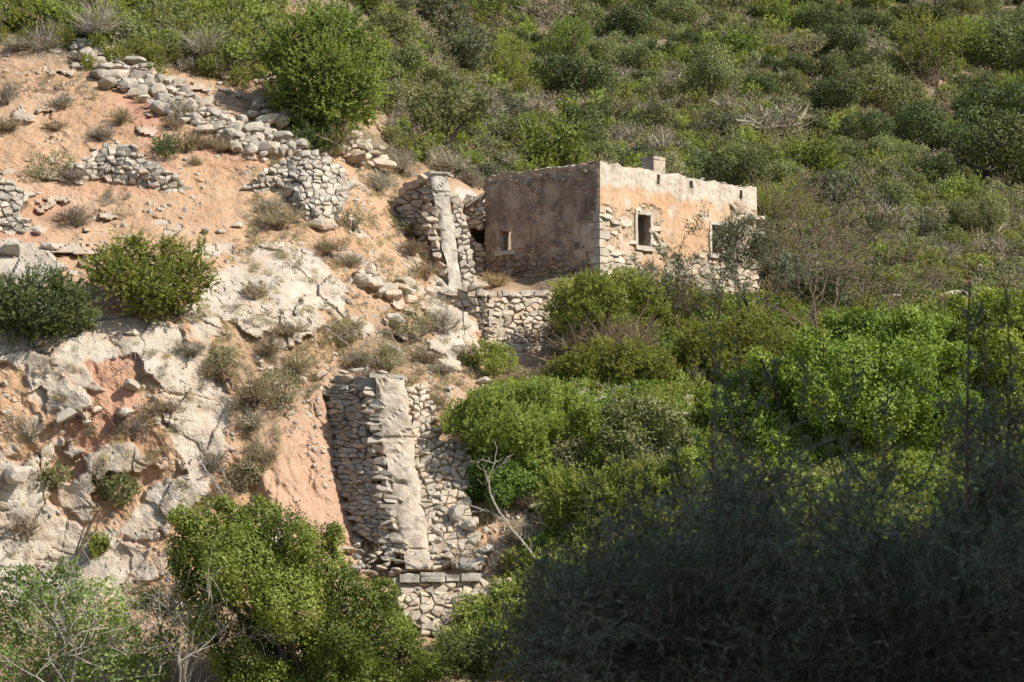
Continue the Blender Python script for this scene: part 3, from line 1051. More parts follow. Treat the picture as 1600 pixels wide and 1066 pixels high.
# chimney
CC = P(1020, 243, 144.0)
ch = Geo()
CC = CC + HA * 0.05
def rough_box(g, o, ax, ay, az, m=6, amp=0.02, sd=3):
    o, ax, ay, az = map(Vector, (o, ax, ay, az))
    faces = [(o, ax, az), (o + ay, ax, az), (o, ay, az), (o + ax, ay, az), (o, ax, ay), (o + az, ax, ay)]
    c0 = o + (ax + ay + az) / 2
    for (p, a, b) in faces:
        vs = []
        for j in range(m + 1):
            for i in range(m + 1):
                q = p + a * (i / m) + b * (j / m)
                nn = vnoise(np.array([[q.x * 3.1, q.y * 3.1, q.z * 3.1]]), sd)[0]
                vs.append(q + (q - c0).normalized() * nn * amp)
        g.add(vs, [(j * (m + 1) + i, j * (m + 1) + i + 1, (j + 1) * (m + 1) + i + 1, (j + 1) * (m + 1) + i) for j in range(m) for i in range(m)])
rough_box(ch, CC - ZV * 1.4, HA * 0.66, HB * 0.58, ZV * 1.3, 12, 0.05)
cho = ch.build('chimney', M['chute'], house, base_pt)
for k in range(5):
    for i in range(2):
        gg = Geo()
        rough_box(gg, CC - ZV * (0.12 + 0.0) + HA * (-0.03 + 0.34 * i) + HB * (-0.03), HA * 0.33, HB * 0.62, ZV * 0.10, 4, 0.02, 5 + i)
        if k == 0:
            o = gg.build('cap_stone', M['stone'], cho, base_pt)
accc = []
for (n, poly) in () and ((NE, [(1004,250),(1019,248),(1019,275),(1004,273)]), (NF, [(1021,248),(1036,250),(1036,278),(1021,274)])):
    cD = (lambda n_: (lambda u, v: ray_plane_D(u, v, CC + n_ * 0.02, n_)))(n)
    for pts in cells(poly, 8, 6, random.Random(5)):
        C, vs, qs, ts, ar = stone_geo(pts, cD, random, 0.035, 0.5, n, 0.05)
        gg = Geo(); gg.add([C + v for v in vs], qs, ts)
        o = gg.build('stone', M['stone_dark' if n is NE else 'stone'], cho, C)

# low lean-to wall on the left of the house, with its dark doorway
annex = empty('lean_to_wall', P(742, 425, 143.6), 'low rubble wall with a small black opening, between the upper sluice and the house', 'wall')
an = (NE + Vector((0.2, -0.2, 0))).normalized()
ao = P(757, 305, 143.4)
aD = lambda u, v: ray_plane_D(u, v, ao, an)
apoly = [(716,322),(724,312),(757,302),(758,432),(735,432),(728,400),(722,360)]
for poly in ([(716,322),(724,312),(757,302),(757,356),(716,356)], [(716,356),(739,356),(739,380),(722,380)], [(722,380),(757,380),(757,432),(735,432),(728,400)]):
    core(annex, poly, aD, 0.7)
core(annex, [(728,350),(764,350),(764,388),(728,388)], lambda u, v: aD(u, v) + 1.7, 0.4, inset=0)  # closing back, set deep so that the opening stays dark
def kp(u, v, rnd): return not (737 < u < 756 and 354 < v < 381)
masonry(annex, apoly, aD, 9, 6.5, 0.09, 0.4, 'stone_warm', 31, kp, nrm=an)
pw = parent_world(annex)
gg = Geo(); rough_box(gg, P(714, 351, aD(714, 351)) - an * 0.15, P(760, 349, aD(760, 349)) - P(714, 351, aD(714, 351)), -an * 2.2, ZV * 0.12); gg.build('roof_slab', M['stone_dark'], annex, pw)  # cover added behind the opening to block the sun from above
gg = Geo(); rough_box(gg, P(727, 392, aD(727, 392)) - an * 0.15, ZV * 1.0, -an * 2.2, -HA * 0.2 + NF * 0.0); gg.build('added_shade_side', M['stone_dark'], annex, pw)  # side added to keep light out of the opening
gg = Geo(); rough_box(gg, P(736, 357, aD(736, 357)) - an * .3, P(758, 356, aD(758, 356)) - P(736, 357, aD(736, 357)), an * 0.42, ZV * 0.13); gg.build('lintel', M['stone_dark'], annex, pw)
for (a, b) in (((720, 322), (737, 312)), ((727, 324), (756, 305))):
    gg = Geo(); pa, pb = P(*a, 143.3), P(*b, 143.2)
    rough_box(gg, pa, pb - pa, Vector((0.1, 0.5, 0)), ZV * 0.12); gg.build('slab', M['stone'], annex, pw)

# ================================================================== sluices (tall sloping chutes between rubble piles)
def ribbon(parent, L, Rr, thick, name, mat, cols=14, rows=70, amp=0.05, sd=3):
    L, Rr = np.array(L, float), np.array(Rr, float)
    t = np.linspace(0, 1, rows)
    tl = np.linspace(0, 1, len(L))
    li = np.stack([np.interp(t, tl, L[:, k]) for k in range(3)], -1)
    ri = np.stack([np.interp(t, tl, Rr[:, k]) for k in range(3)], -1)
    w = np.linspace(0, 1, cols)
    A = li[:, None] * (1 - w)[None, :, None] + ri[:, None] * w[None, :, None]
    B = Pn(A[..., 0], A[..., 1], A[..., 2])
    wob = fbm(np.stack([B[..., 2] * 1.5, B[..., 2] * 0, w[None] * 0 + B[..., 2] * 0], -1), 3, sd)
    wob2 = fbm(np.stack([B[..., 2] * 2.2, w[None] * 4 + B[..., 2] * 0, B[..., 2] * 0], -1), 4, sd + 40)
    A[..., 0] += np.where(w[None] < .5, 1, -1) * (wob * 1.5 + wob2 * 2.2 * np.abs(w[None] - .5) * 2)
    A[..., 1] += wob2 * 1.5 * (t[:, None] < .02)
    B = Pn(A[..., 0], A[..., 1], A[..., 2])
    nz_ = fbm(B * 1.4, 5, sd + 1) * amp + fbm(B * 6, 3, sd + 2) * amp * 0.4
    ww, _, wid, wo = worley(B * np.array([0.9, 0.9, 1.5]), sd)
    nz_ += (wid - 0.5) * 0.10 * (ww * 0 + 1)
    jn = np.abs(((t * 7.3 + 0.4 * np.sin(t * 9)) % 1.0) - .5)[:, None] + 0.04 * vnoise(B * 2, 3)
    nz_ -= 0.09 * sstep(0.05, 0.0, jn)
    nz_ -= 0.22 * np.abs(w[None] - .5) ** 3 * 8 * (0.5 + vnoise(B * 1.3, 6))
    front = B.copy(); front[..., 1] -= nz_
    back = B.copy(); back[..., 1] += thick
    back[..., 2] -= thick * 0.1
    pw = np.array(parent_world(parent)[:])
    k = rows * cols
    ix = np.arange(k).reshape(rows, cols)
    q = [np.stack([ix[:-1, :-1], ix[1:, :-1], ix[1:, 1:], ix[:-1, 1:]], -1).reshape(-1, 4)]
    q.append(np.stack([ix[:-1, 0], ix[:-1, 0] + k, ix[1:, 0] + k, ix[1:, 0]], -1))
    q.append(np.stack([ix[:-1, -1], ix[1:, -1], ix[1:, -1] + k, ix[:-1, -1] + k], -1))
    q.append(np.stack([ix[0, :-1], ix[0, 1:], ix[0, 1:] + k, ix[0, :-1] + k], -1))
    q.append(np.stack([ix[-1, :-1], ix[-1, :-1] + k, ix[-1, 1:] + k, ix[-1, 1:]], -1))
    q = np.concatenate(q)
    me = np_mesh(name, np.concatenate([front.reshape(-1, 3), back.reshape(-1, 3)]) - pw, q, None, [M[mat]])
    o = bpy.data.objects.new(name, me); col.objects.link(o); o.parent = parent
    return o

# lower sluice
lows = empty('lower_sluice', P(640, 890, 124.6), 'tall weathered chute standing between dry-laid stone piles beside the clay bluff', 'mill sluice')
ribbon(lows, [(584,586,128.15),(590,650,127.72),(599,700,127.3),(609,780,126.4),(625,850,125.5),(635,889,124.95)],
       [(632,590,128.2),(640,650,127.7),(648,700,127.3),(658,780,126.4),(672,850,125.5),(678,889,125.0)], 0.55, 'chute', 'chute')
# left pile: the shaded side face, then the narrow sunlit front
Lf = quad_D((505,600,130.2), (578,598,128.5), (606,865,125.8), (556,828,127.0))
Fr = quad_D((562,598,128.55), (590,598,128.35), (628,868,125.3), (596,864,125.75))
polyL = [(512,612),(525,598),(548,600),(576,602),(584,700),(600,800),(606,862),(588,850),(570,836),(556,826),(548,790),(528,765),(520,700),(512,650)]
polyF = [(566,604),(586,600),(592,650),(600,700),(610,780),(628,852),(632,872),(604,866),(600,800),(586,700),(576,650)]
core(lows, polyL, Lf, 2.2, front=0.16)
core(lows, polyF, Fr, 1.6, front=0.2)
acc = []
masonry(lows, polyL, Lf, 11, 7, 0.09, 0.4, 'stone', 41, acc=acc, drop=.2)
masonry(lows, polyF, Fr, 17, 7.5, 0.10, 0.5, 'stone', 42, acc=acc, drop=0.05, jit=0.3)
# right pile
Rt = quad_D((635,602,128.6), (736,690,129.2), (765,885,125.2), (676,889,125.3))
polyR1 = [(622,606),(650,603),(666,610),(674,650),(684,690),(705,688),(726,692),(736,715),(730,760),(738,800),(745,830),(750,885),(668,888),(662,850),(648,780),(638,700),(630,650)]
core(lows, polyR1, Rt, 1.8, front=0.16)
masonry(lows, polyR1, Rt, 11.5, 8, 0.10, 0.4, 'stone_warm', 43, acc=acc, drop=.22)
put_stones(lows, acc, 290)
rb2 = random.Random(9)
for pl, df, cnt in ((polyL, Lf, 30), (polyR1, Rt, 45)):
    for pts in cells(pl, 24, 16, rb2, 0.5, 0.2):
        ux, vy = sum(p[0] for p in pts) / len(pts), sum(p[1] for p in pts) / len(pts)
        boulder(ux, vy, rb2.uniform(11, 22), rb2.uniform(8, 13), 'stone', lows, 'stone', D=df(ux, vy) + .02, k=rb2.randrange(10))
pw = parent_world(lows)
# head of the chute: rough slabs
gg = Geo(); rough_box(gg, P(526, 606, 130.2), P(586, 610, 128.4) - P(526, 606, 130.2), Vector((0.3, 1.3, 0)), ZV * 0.40, 10, 0.10); gg.build('head_block', M['chute'], lows, pw)
gg = Geo(); rough_box(gg, P(578, 590, 128.0), P(630, 591, 128.3) - P(578, 590, 128.0), Vector((0.1, 1.3, 0)), ZV * 0.12, 8, 0.04); gg.build('head_slab', M['chute'], lows, pw)
for (u, v, D, w, h) in ((538,582,130.0,26,12),(560,578,129.8,34,10),(520,596,130.5,20,14),(600,582,128.9,22,8),(545,592,129.6,30,14),(712,700,128.4,26,20),(690,694,128.5,24,18),(722,712,128.1,20,18)):
    boulder(u, v, w, h, 'stone', lows, 'stone', D=D)
rb3 = random.Random(77)
for _ in range(46):
    uu, vv = rb3.uniform(552, 634), rb3.uniform(842, 896)
    if vv < 842 + (uu - 552) * .25: continue
    boulder(uu, vv, rb3.uniform(10, 26), rb3.uniform(7, 15), 'stone', lows, 'stone', D=min(TD(uu, vv), 125.9 - (vv - 842) * .012) - .05, k=rb3.randrange(10))
# leaning spur of rock against the right pile, low down
for (u, v, w, h) in ((715,800,38,46),(735,822,34,34),(700,868,24,14)):
    boulder(u, v, w, h, 'stone', lows, 'stone', D=Rt(u, v) - 0.1)

# upper sluice
ups = empty('upper_sluice', P(710, 452, 139.8), 'smaller weathered chute with stepped stone piles left of the house', 'mill sluice')
ribbon(ups, [(674,270,142.6),(680,320,142.1),(688,370,141.5),(697,410,140.8),(703,450,139.9)],
       [(698,271,142.7),(704,320,142.2),(711,370,141.6),(718,410,140.9),(724,452,140.0)], 0.6, 'chute', 'chute', 10, 60, 0.05, 13)
UL = quad_D((612,300,145.0), (664,292,143.6), (678,380,142.2), (625,350,143.8))
UF = quad_D((662,292,143.0), (680,290,142.8), (704,450,140.2), (680,440,140.7))
UR = quad_D((700,296,143.2), (722,310,143.2), (744,440,140.8), (722,450,140.4))
pUL = [(616,318),(620,302),(634,292),(652,288),(664,292),(668,340),(676,372),(655,372),(640,356),(625,345),(616,335)]
pUF = [(660,292),(668,276),(676,280),(684,330),(692,390),(704,446),(690,440),(676,400),(664,350)]
pUR = [(702,300),(716,302),(722,312),(726,345),(735,380),(740,410),(742,436),(724,450),(718,410),(710,360),(704,320)]
core(ups, pUL, UL, 1.6, front=.14); core(ups, pUF, UF, 1.2, front=.14); core(ups, pUR, UR, 1.2, front=.14)
acc = []
masonry(ups, pUL, UL, 12, 7, 0.09, 0.6, 'stone', 51, acc=acc, jit=.3)
masonry(ups, pUF, UF, 13, 9, 0.10, 0.6, 'stone_warm', 52, acc=acc, jit=.3)
masonry(ups, pUR, UR, 9, 7, 0.09, 0.6, 'stone', 53, acc=acc)
put_stones(ups, acc)
pw = parent_world(ups)
for (a, b, hgt, th_) in (((652,287,143.2),(676,279,142.9),0.30,0.7),((672,271,142.5),(699,272,142.6),0.08,0.9),((630,298,144.2),(655,291,143.5),0.25,.6)):
    gg = Geo(); pa, pb = P(*a), P(*b)
    rough_box(gg, pa, pb - pa, Vector((0.2, th_, 0)), ZV * hgt, 7, 0.04); gg.build('head_slab', M['chute'], ups, pw)

# ================================================================== free-standing dry-stone walls
def drywall(label, polys, Df, sx, sy, depth, mat, seed, thick=0.7, name='dry_stone_wall', cat='stone wall', front=0.05, drop=0.14, gap=0.8, jit=0.42, base=None, nrm=None, style=None):
    cx = sum(p[0] for p in polys[0]) / len(polys[0]); by = max(p[1] for p in polys[0])
    t = empty(name, P(cx, by, Df[0](cx, by)), label, cat)
    a = []
    for k, (pl, df) in enumerate(zip(polys, Df)):
        if style == 'boulder':
            rnd = random.Random(seed + k)
            for pts in cells(pl, sx, sy, rnd, 0.5, 0.12) + cells(pl, sx * 1.3, sy * 1.3, rnd, 0.5, 0.55):
                xs, ys = [p[0] for p in pts], [p[1] for p in pts]
                w, h = (max(xs) - min(xs)) * rnd.uniform(1.15, 1.6), (max(ys) - min(ys)) * rnd.uniform(1.2, 1.6)
                ux, vy = sum(xs) / len(xs), sum(ys) / len(ys)
                boulder(ux, vy, w, h, mat if rnd.random() < .75 else 'stone_cliff', t, 'stone', D=df(ux, vy) + rnd.uniform(-.12, .12), k=rnd.randrange(10))
            continue
        core(t, pl, df, thick, front=front)
        rb2 = random.Random(seed + 500 + k)
        for pts in cells(pl, sx * 2.3, sy * 2.1, rb2, 0.5, 0.35):
            xs, ys = [p[0] for p in pts], [p[1] for p in pts]
            ux, vy = sum(xs) / len(xs), sum(ys) / len(ys)
            boulder(ux, vy, sx * rb2.uniform(1.0, 1.7), sy * rb2.uniform(.9, 1.4), mat, t, 'stone', D=df(ux, vy) + .03, k=rb2.randrange(10))
        masonry(t, pl, df, sx, sy, depth, gap, mat, seed + k, acc=a, drop=drop, jit=jit, nrm=nrm)
    put_stones(t, a)
    return t
def on_ground(off, vb=None, w=0.5):
    if isinstance(vb, list):
        us = np.arange(-60, 1600, 4.0); vs = np.arange(0, 1000, 3.0)
        UU, VV_ = np.meshgrid(us, vs)
        ins = inpoly(UU, VV_, vb)
        bot = np.where(ins.any(0), vs[len(vs) - 1 - ins[::-1].argmax(0)], 0)
        ok = bot > 0
        uo, bo = us[ok], bot[ok]
        cach = {}
        def f(u, v):
            b = float(np.interp(u, uo, bo))
            k = round(u, 1)
            if k not in cach: cach[k] = TD(u, b)
            return (1 - w) * float(D_base(u, v)) + w * (cach[k] + (b - v) * 0.010) + 0.10 - off * min(1, max(0, (b - v) / 22))
        return f
    if vb is None: return lambda u, v: float(D_base(u, v)) - off
    return lambda u, v: (1 - w) * float(D_base(u, v)) + w * (float(D_base(u, vb)) + (vb - v) * 0.010) + 0.10 - off * min(1, max(0, (vb - v) / 25))
WN = Vector((0.05, -0.93, 0.36)).normalized()
# retaining wall below the house: a left flank and a sunlit front with a corner between them
RL = quad_D((655,452,138.6), (766,458,137.0), (768,560,136.1), (700,540,137.6))
RF = quad_D((764,458,136.95), (880,455,138.2), (880,580,137.0), (768,575,135.9))
rwall = drywall('long rubble retaining wall with flat capping slabs, below the house terrace', 
        [[(662,455),(700,450),(740,448),(766,460),(767,535),(752,540),(735,515),(712,500),(708,480),(672,470)],
         [(764,460),(790,458),(872,458),(884,480),(880,560),(850,580),(820,578),(792,552),(768,540)]], [RL, RF], 10.5, 7.5, 0.09, 'stone_warm', 61, drop=.22, gap=.5)
pw = parent_world(rwall)
u = 786
while u < 868:
    w = random.uniform(14, 30)
    a, b = P(u, 462, RF(u, 462) - 0.12), P(u + w - 2, 462 + random.uniform(-1, 1), RF(u + w, 462) - 0.12)
    gg = Geo(); rough_box(gg, a, b - a, Vector((0.1, 0.7, 0.03)), ZV * random.uniform(0.12, 0.2), 6, 0.03, int(u)); gg.build('capping_slab', M['stone'], rwall, pw)
    u += w
for k, v in enumerate(range(474, 548, 15)):
    w = 22 + (k % 2) * 8
    a = P(764, v + 6, RF(764, v) - 0.08); b = P(764 + w, v + 6, RF(764 + w, v) - 0.08)
    gg = Geo(); rough_box(gg, a, b - a, Vector((0.05, 0.5, 0)), ZV * 0.27, 5, 0.03, v); gg.build('corner_stone', M['stone_warm'], rwall, pw)

# base wall under the lower sluice with its slab ledge
BW = quad_D((628,905,123.2), (800,905,123.8), (800,1000,122.4), (640,1000,122.0))
bwall = drywall('pale rubble base wall under a projecting slab ledge, at the foot of the lower sluice', [[(618,908),(752,908),(790,903),(806,920),(800,990),(740,998),(660,990),(622,960)]], [BW], 12, 8.5, 0.08, 'stone_warm', 71, drop=.24, gap=.4)
pw = parent_world(bwall)
for (u0, u1, v0, th_) in ((624,657,910,.30),(657,697,909,.34),(697,721,908,.30),(721,750,908,.34),(657,696,900,.2)):
    a, b = P(u0, v0, BW(u0, 905) - 0.35), P(u1 - 1.5, v0, BW(u1, 905) - 0.35)
    gg = Geo(); rough_box(gg, a, b - a, Vector((0.02, 1.5, 0)), ZV * (th_ * .78 + random.uniform(-.05, .03)), 16, 0.09, u0); gg.build('ledge_slab', M['chute'], bwall, pw)
# terrace walls on the orange slope
WP1 = [(98,290),(118,258),(140,240),(165,228),(198,223),(225,240),(248,262),(275,278),(288,292),(284,303),(240,301),(200,290),(150,284),(125,292)]
WP2 = [(380,296),(400,278),(425,262),(452,248),(480,240),(505,246),(530,262),(545,290),(544,320),(530,348),(505,360),(478,352),(460,330),(450,312),(425,302),(395,302)]
WP3 = [(-40,285),(5,282),(30,292),(46,305),(30,330),(48,355),(40,368),(-40,360)]
drywall('small mound-shaped dry wall of grey stones in the orange slope, between dry shrubs', [[(98,290),(118,258),(140,240),(165,228),(198,223),(225,240),(248,262),(275,278),(288,292),(284,303),(240,301),(200,290),(150,284),(125,292)]], [on_ground(0.42, WP1)], 11, 6.8, 0.12, 'stone', 81, thick=1.6, gap=.5, nrm=WN)
drywall('curved dry wall of grey stones bulging from the slope, right of the mound-shaped one', [[(380,296),(400,278),(425,262),(452,248),(480,240),(505,246),(530,262),(545,290),(544,320),(530,348),(505,360),(478,352),(460,330),(450,312),(425,302),(395,302)]], [on_ground(0.5, WP2)], 11, 7, 0.12, 'stone', 83, thick=2.2, gap=.5, nrm=WN)
drywall('dark-jointed dry wall at the left edge of the orange slope', [[(-40,285),(5,282),(30,292),(46,305),(30,330),(48,355),(40,368),(-40,360)]], [on_ground(0.5, WP3)], 11.5, 7.2, 0.12, 'stone', 85, thick=2.0, gap=.5, nrm=WN)
drywall('long tumbled line of large grey boulders descending the upper slope', 
        [[(112,64),(140,58),(165,68),(190,84),(218,92),(240,104),(268,122),(304,142),(334,164),(356,182),(384,205),(352,218),(320,202),(285,190),(254,176),(230,158),(200,142),(174,132),(146,110),(108,86)],
         [(352,190),(380,186),(412,192),(445,206),(478,222),(520,228),(520,246),(480,240),(440,246),(405,240),(375,236),(355,215)]],
        [on_ground(0.22), on_ground(0.22)], 10.8, 7.6, 0.26, 'stone', 87, gap=0.3, style='boulder')
drywall('low crumbling course of stones on the slope below the upper sluice', [[(556,420),(590,418),(604,434),(640,440),(648,458),(628,470),(596,462),(575,446),(556,436)]], [on_ground(0.25)], 17, 10, 0.18, 'stone_warm', 89, style='boulder')
drywall('broken stone bank behind the big juniper above the upper sluice', [[(512,238),(540,214),(575,222),(604,240),(606,262),(575,262),(545,250)]], [on_ground(0.4)], 14, 9, 0.16, 'stone_warm', 91, style='boulder')
drywall('half-buried row of bleached stones among the shrubs below the retaining wall', [[(900,610),(925,606),(960,612),(1000,612),(1040,618),(1075,630),(1092,650),(1080,656),(1050,640),(1000,630),(955,632),(915,624)]], [on_ground(0.75)], 14, 10, 0.18, 'stone', 93, style='boulder')
drywall('dark stones stacked in the shadow at the foot of the big juniper', [[(395,162),(420,158),(440,170),(452,190),(425,192),(398,180)]], [on_ground(0.4)], 14, 10, 0.18, 'stone', 95, style='boulder')
drywall('pale line of wall stones crossing the scrub on the right of the house', [[(1300,462),(1380,458),(1440,462),(1500,468),(1500,478),(1440,474),(1380,470),(1300,474)]], [on_ground(0.7)], 14, 8, 0.2, 'stone_cliff', 97, style='boulder')

# loose boulders
BL = [
 (65,62,22,16,'grey boulder at the upper left end of the tumbled boulder line','stone'),(98,72,22,16,'second boulder beyond the head of the tumbled boulder line','stone'),
 (385,95,26,34,'upright white rock at the edge of the thicket on the upper slope','stone_cliff'),(404,120,20,16,'small white rock below the upright white one','stone_cliff'),
 (370,352,26,13,'flat stone left of the pair lying under the curved dry wall','stone_cliff'),(345,362,24,13,'flat stone below the grey dry shrub on the orange slope','stone_cliff'),(322,361,20,16,'upright small stone above the yellow-green juniper','stone_cliff'),
 (505,350,62,34,'smooth pale boulder under the foot of the curved dry wall','stone'),
 (90,420,34,20,'grey block right of the cliff top, above the dark juniper','stone'),(112,428,26,18,'grey block touching the yellow-green juniper','stone'),(80,385,40,20,'low pale rock beside the left dry wall','stone_cliff'),(20,392,60,34,'large pale rock under the left dry wall','stone_cliff'),
 (60,362,24,20,'tilted stone fallen from the left dry wall','stone'),(100,652,46,32,'rounded white rock among grey shrubs on the cliff','stone_cliff'),(135,660,18,12,'small rock beside the rounded white one on the cliff','stone_cliff'),
 (207,602,46,30,'angular ledge block jutting from the cliff below the dead branch','stone_cliff'),
 (500,585,34,20,'pale rock left of the lower sluice head','stone_cliff'),(472,592,26,16,'pale rock above the clay bluff','stone_cliff'),(545,470,24,14,'rock above the white dead branches','stone_cliff'),
 (690,445,24,18,'stone at the left end of the retaining wall','stone'),(640,468,30,22,'rock below the crumbling course of stones','stone_warm'),(615,500,40,26,'pale rock on the slope left of the retaining wall','stone_cliff'),
 (755,596,32,16,'pale flat stone below the small green bush','stone_cliff'),(782,600,20,12,'small stone right of the pale flat one below the green bush','stone_cliff'),(735,612,26,12,'stone on the path below the small green bush','stone_cliff'),(700,608,24,12,'stone right of the lower sluice head','stone_cliff'),
 (762,858,44,28,'grey boulder right of the lower sluice foot','stone'),(740,880,60,34,'low boulder half hidden by dry twigs at the sluice foot','stone'),(800,880,40,24,'pale boulder under the bleached bent branch','stone_cliff'),(850,862,46,28,'brown boulder under the spreading juniper','stone_warm'),(878,848,34,26,'rock under the right dead branch','stone_warm'),
 (840,790,44,20,'rock ledge below the red-stemmed shrubs','stone_warm'),(556,800,30,20,'pale block at the foot of the shaded stone pile','stone'),(548,770,24,20,'block leaning on the shaded stone pile','stone'),
 (545,860,34,16,'rounded slab at the left foot of the lower sluice','stone'),(560,845,30,14,'slab stacked at the left foot of the lower sluice','stone'),(575,878,26,16,'white block below the left foot of the lower sluice','stone_cliff'),
 (1545,272,52,32,'lone grey crag in the dark scrub on the far right hillside','stone'),(1455,468,24,14,'pale rock beside the path right of the house','stone_cliff'),(1500,478,22,14,'second pale rock beside the path right of the house','stone_cliff'),
 (850,200,14,10,'small white rock high on the hillside above the house','stone_cliff'),(1452,272,16,10,'small pale rock left of the lone grey crag','stone_cliff'),
 (205,520,30,16,'flat rock under the yellow-green juniper','stone_cliff'),(30,740,60,44,'pale rock bulging from the lower left cliff','stone_cliff'),(150,640,26,18,'small rock wedged on the cliff ledge','stone_cliff'),
]
for (u, v, w, h, lab, mt) in BL:
    boulder(u, v, w, h, mt, label=lab)
#--PART3
# ================================================================== vegetation generators
def rdir(n, g):
    v = g.normal(size=(n, 3))
    return v / np.linalg.norm(v, axis=1, keepdims=True)
def nrm_(a):
    return a / (np.linalg.norm(a, axis=1, keepdims=True) + 1e-9)

def leaves_mesh(C, A, ln, wd, g, lvbase=None, N_=None):
    """one folded diamond per leaf"""
    n = len(C)
    A = nrm_(A)
    S = nrm_(np.cross(A, rdir(n, g) if N_ is None else N_ + 0.55 * rdir(n, g)))
    ln = np.broadcast_to(ln, (n,))[:, None] * g.uniform(0.7, 1.3, (n, 1))
    wd = np.broadcast_to(wd, (n,))[:, None] * g.uniform(0.7, 1.3, (n, 1))
    V = np.stack([C, C + A * ln * 0.45 + S * wd * 0.5, C + A * ln, C + A * ln * 0.45 - S * wd * 0.5], 1)
    lv = g.uniform(0, 1, n) if lvbase is None else np.clip(lvbase + g.uniform(-.25, .25, n), 0, 1)
    return V.reshape(-1, 3), np.arange(n * 4).reshape(n, 4), np.repeat(lv, 4)

TYPES = {
 # name: material, kind, length, width, coverage, twig material
 'mastic': ('mastic', 'broad', .088, .058, .72, 'twig_dark'),
 'bright': ('bright', 'broad', .115, .07, .85, 'twig_dark'),
 'heath': ('heath', 'tuft', .10, .03, .95, 'twig'),
 'juniper': ('juniper', 'spray', .12, .034, 1.25, 'twig'),
 'juniper_blue': ('juniper_blue', 'spray', .12, .034, 1.25, 'twig_dark'),
 'dark': ('dark', 'broad', .13, .085, 1.0, 'twig_dark'),
 'mid': ('mid', 'broad', .12, .07, 1.0, 'twig'),
 'olive': ('olive', 'tuft', .13, .03, .8, 'twig'),
 'sage': ('sage', 'broad', .09, .045, .55, 'twig'),
 'greydry': ('greydry', 'strand', .5, .011, .5, 'twig'),
 'dry': ('dry', 'strand', .4, .012, .5, 'twig'),
 'straw': ('straw', 'strand', .45, .012, .6, 'twig'),
 'russet': ('russet', 'broad', .12, .07, .9, 'twig'),
 'fig': ('fig', 'broad', .12, .09, .22, 'twig_grey'),
}

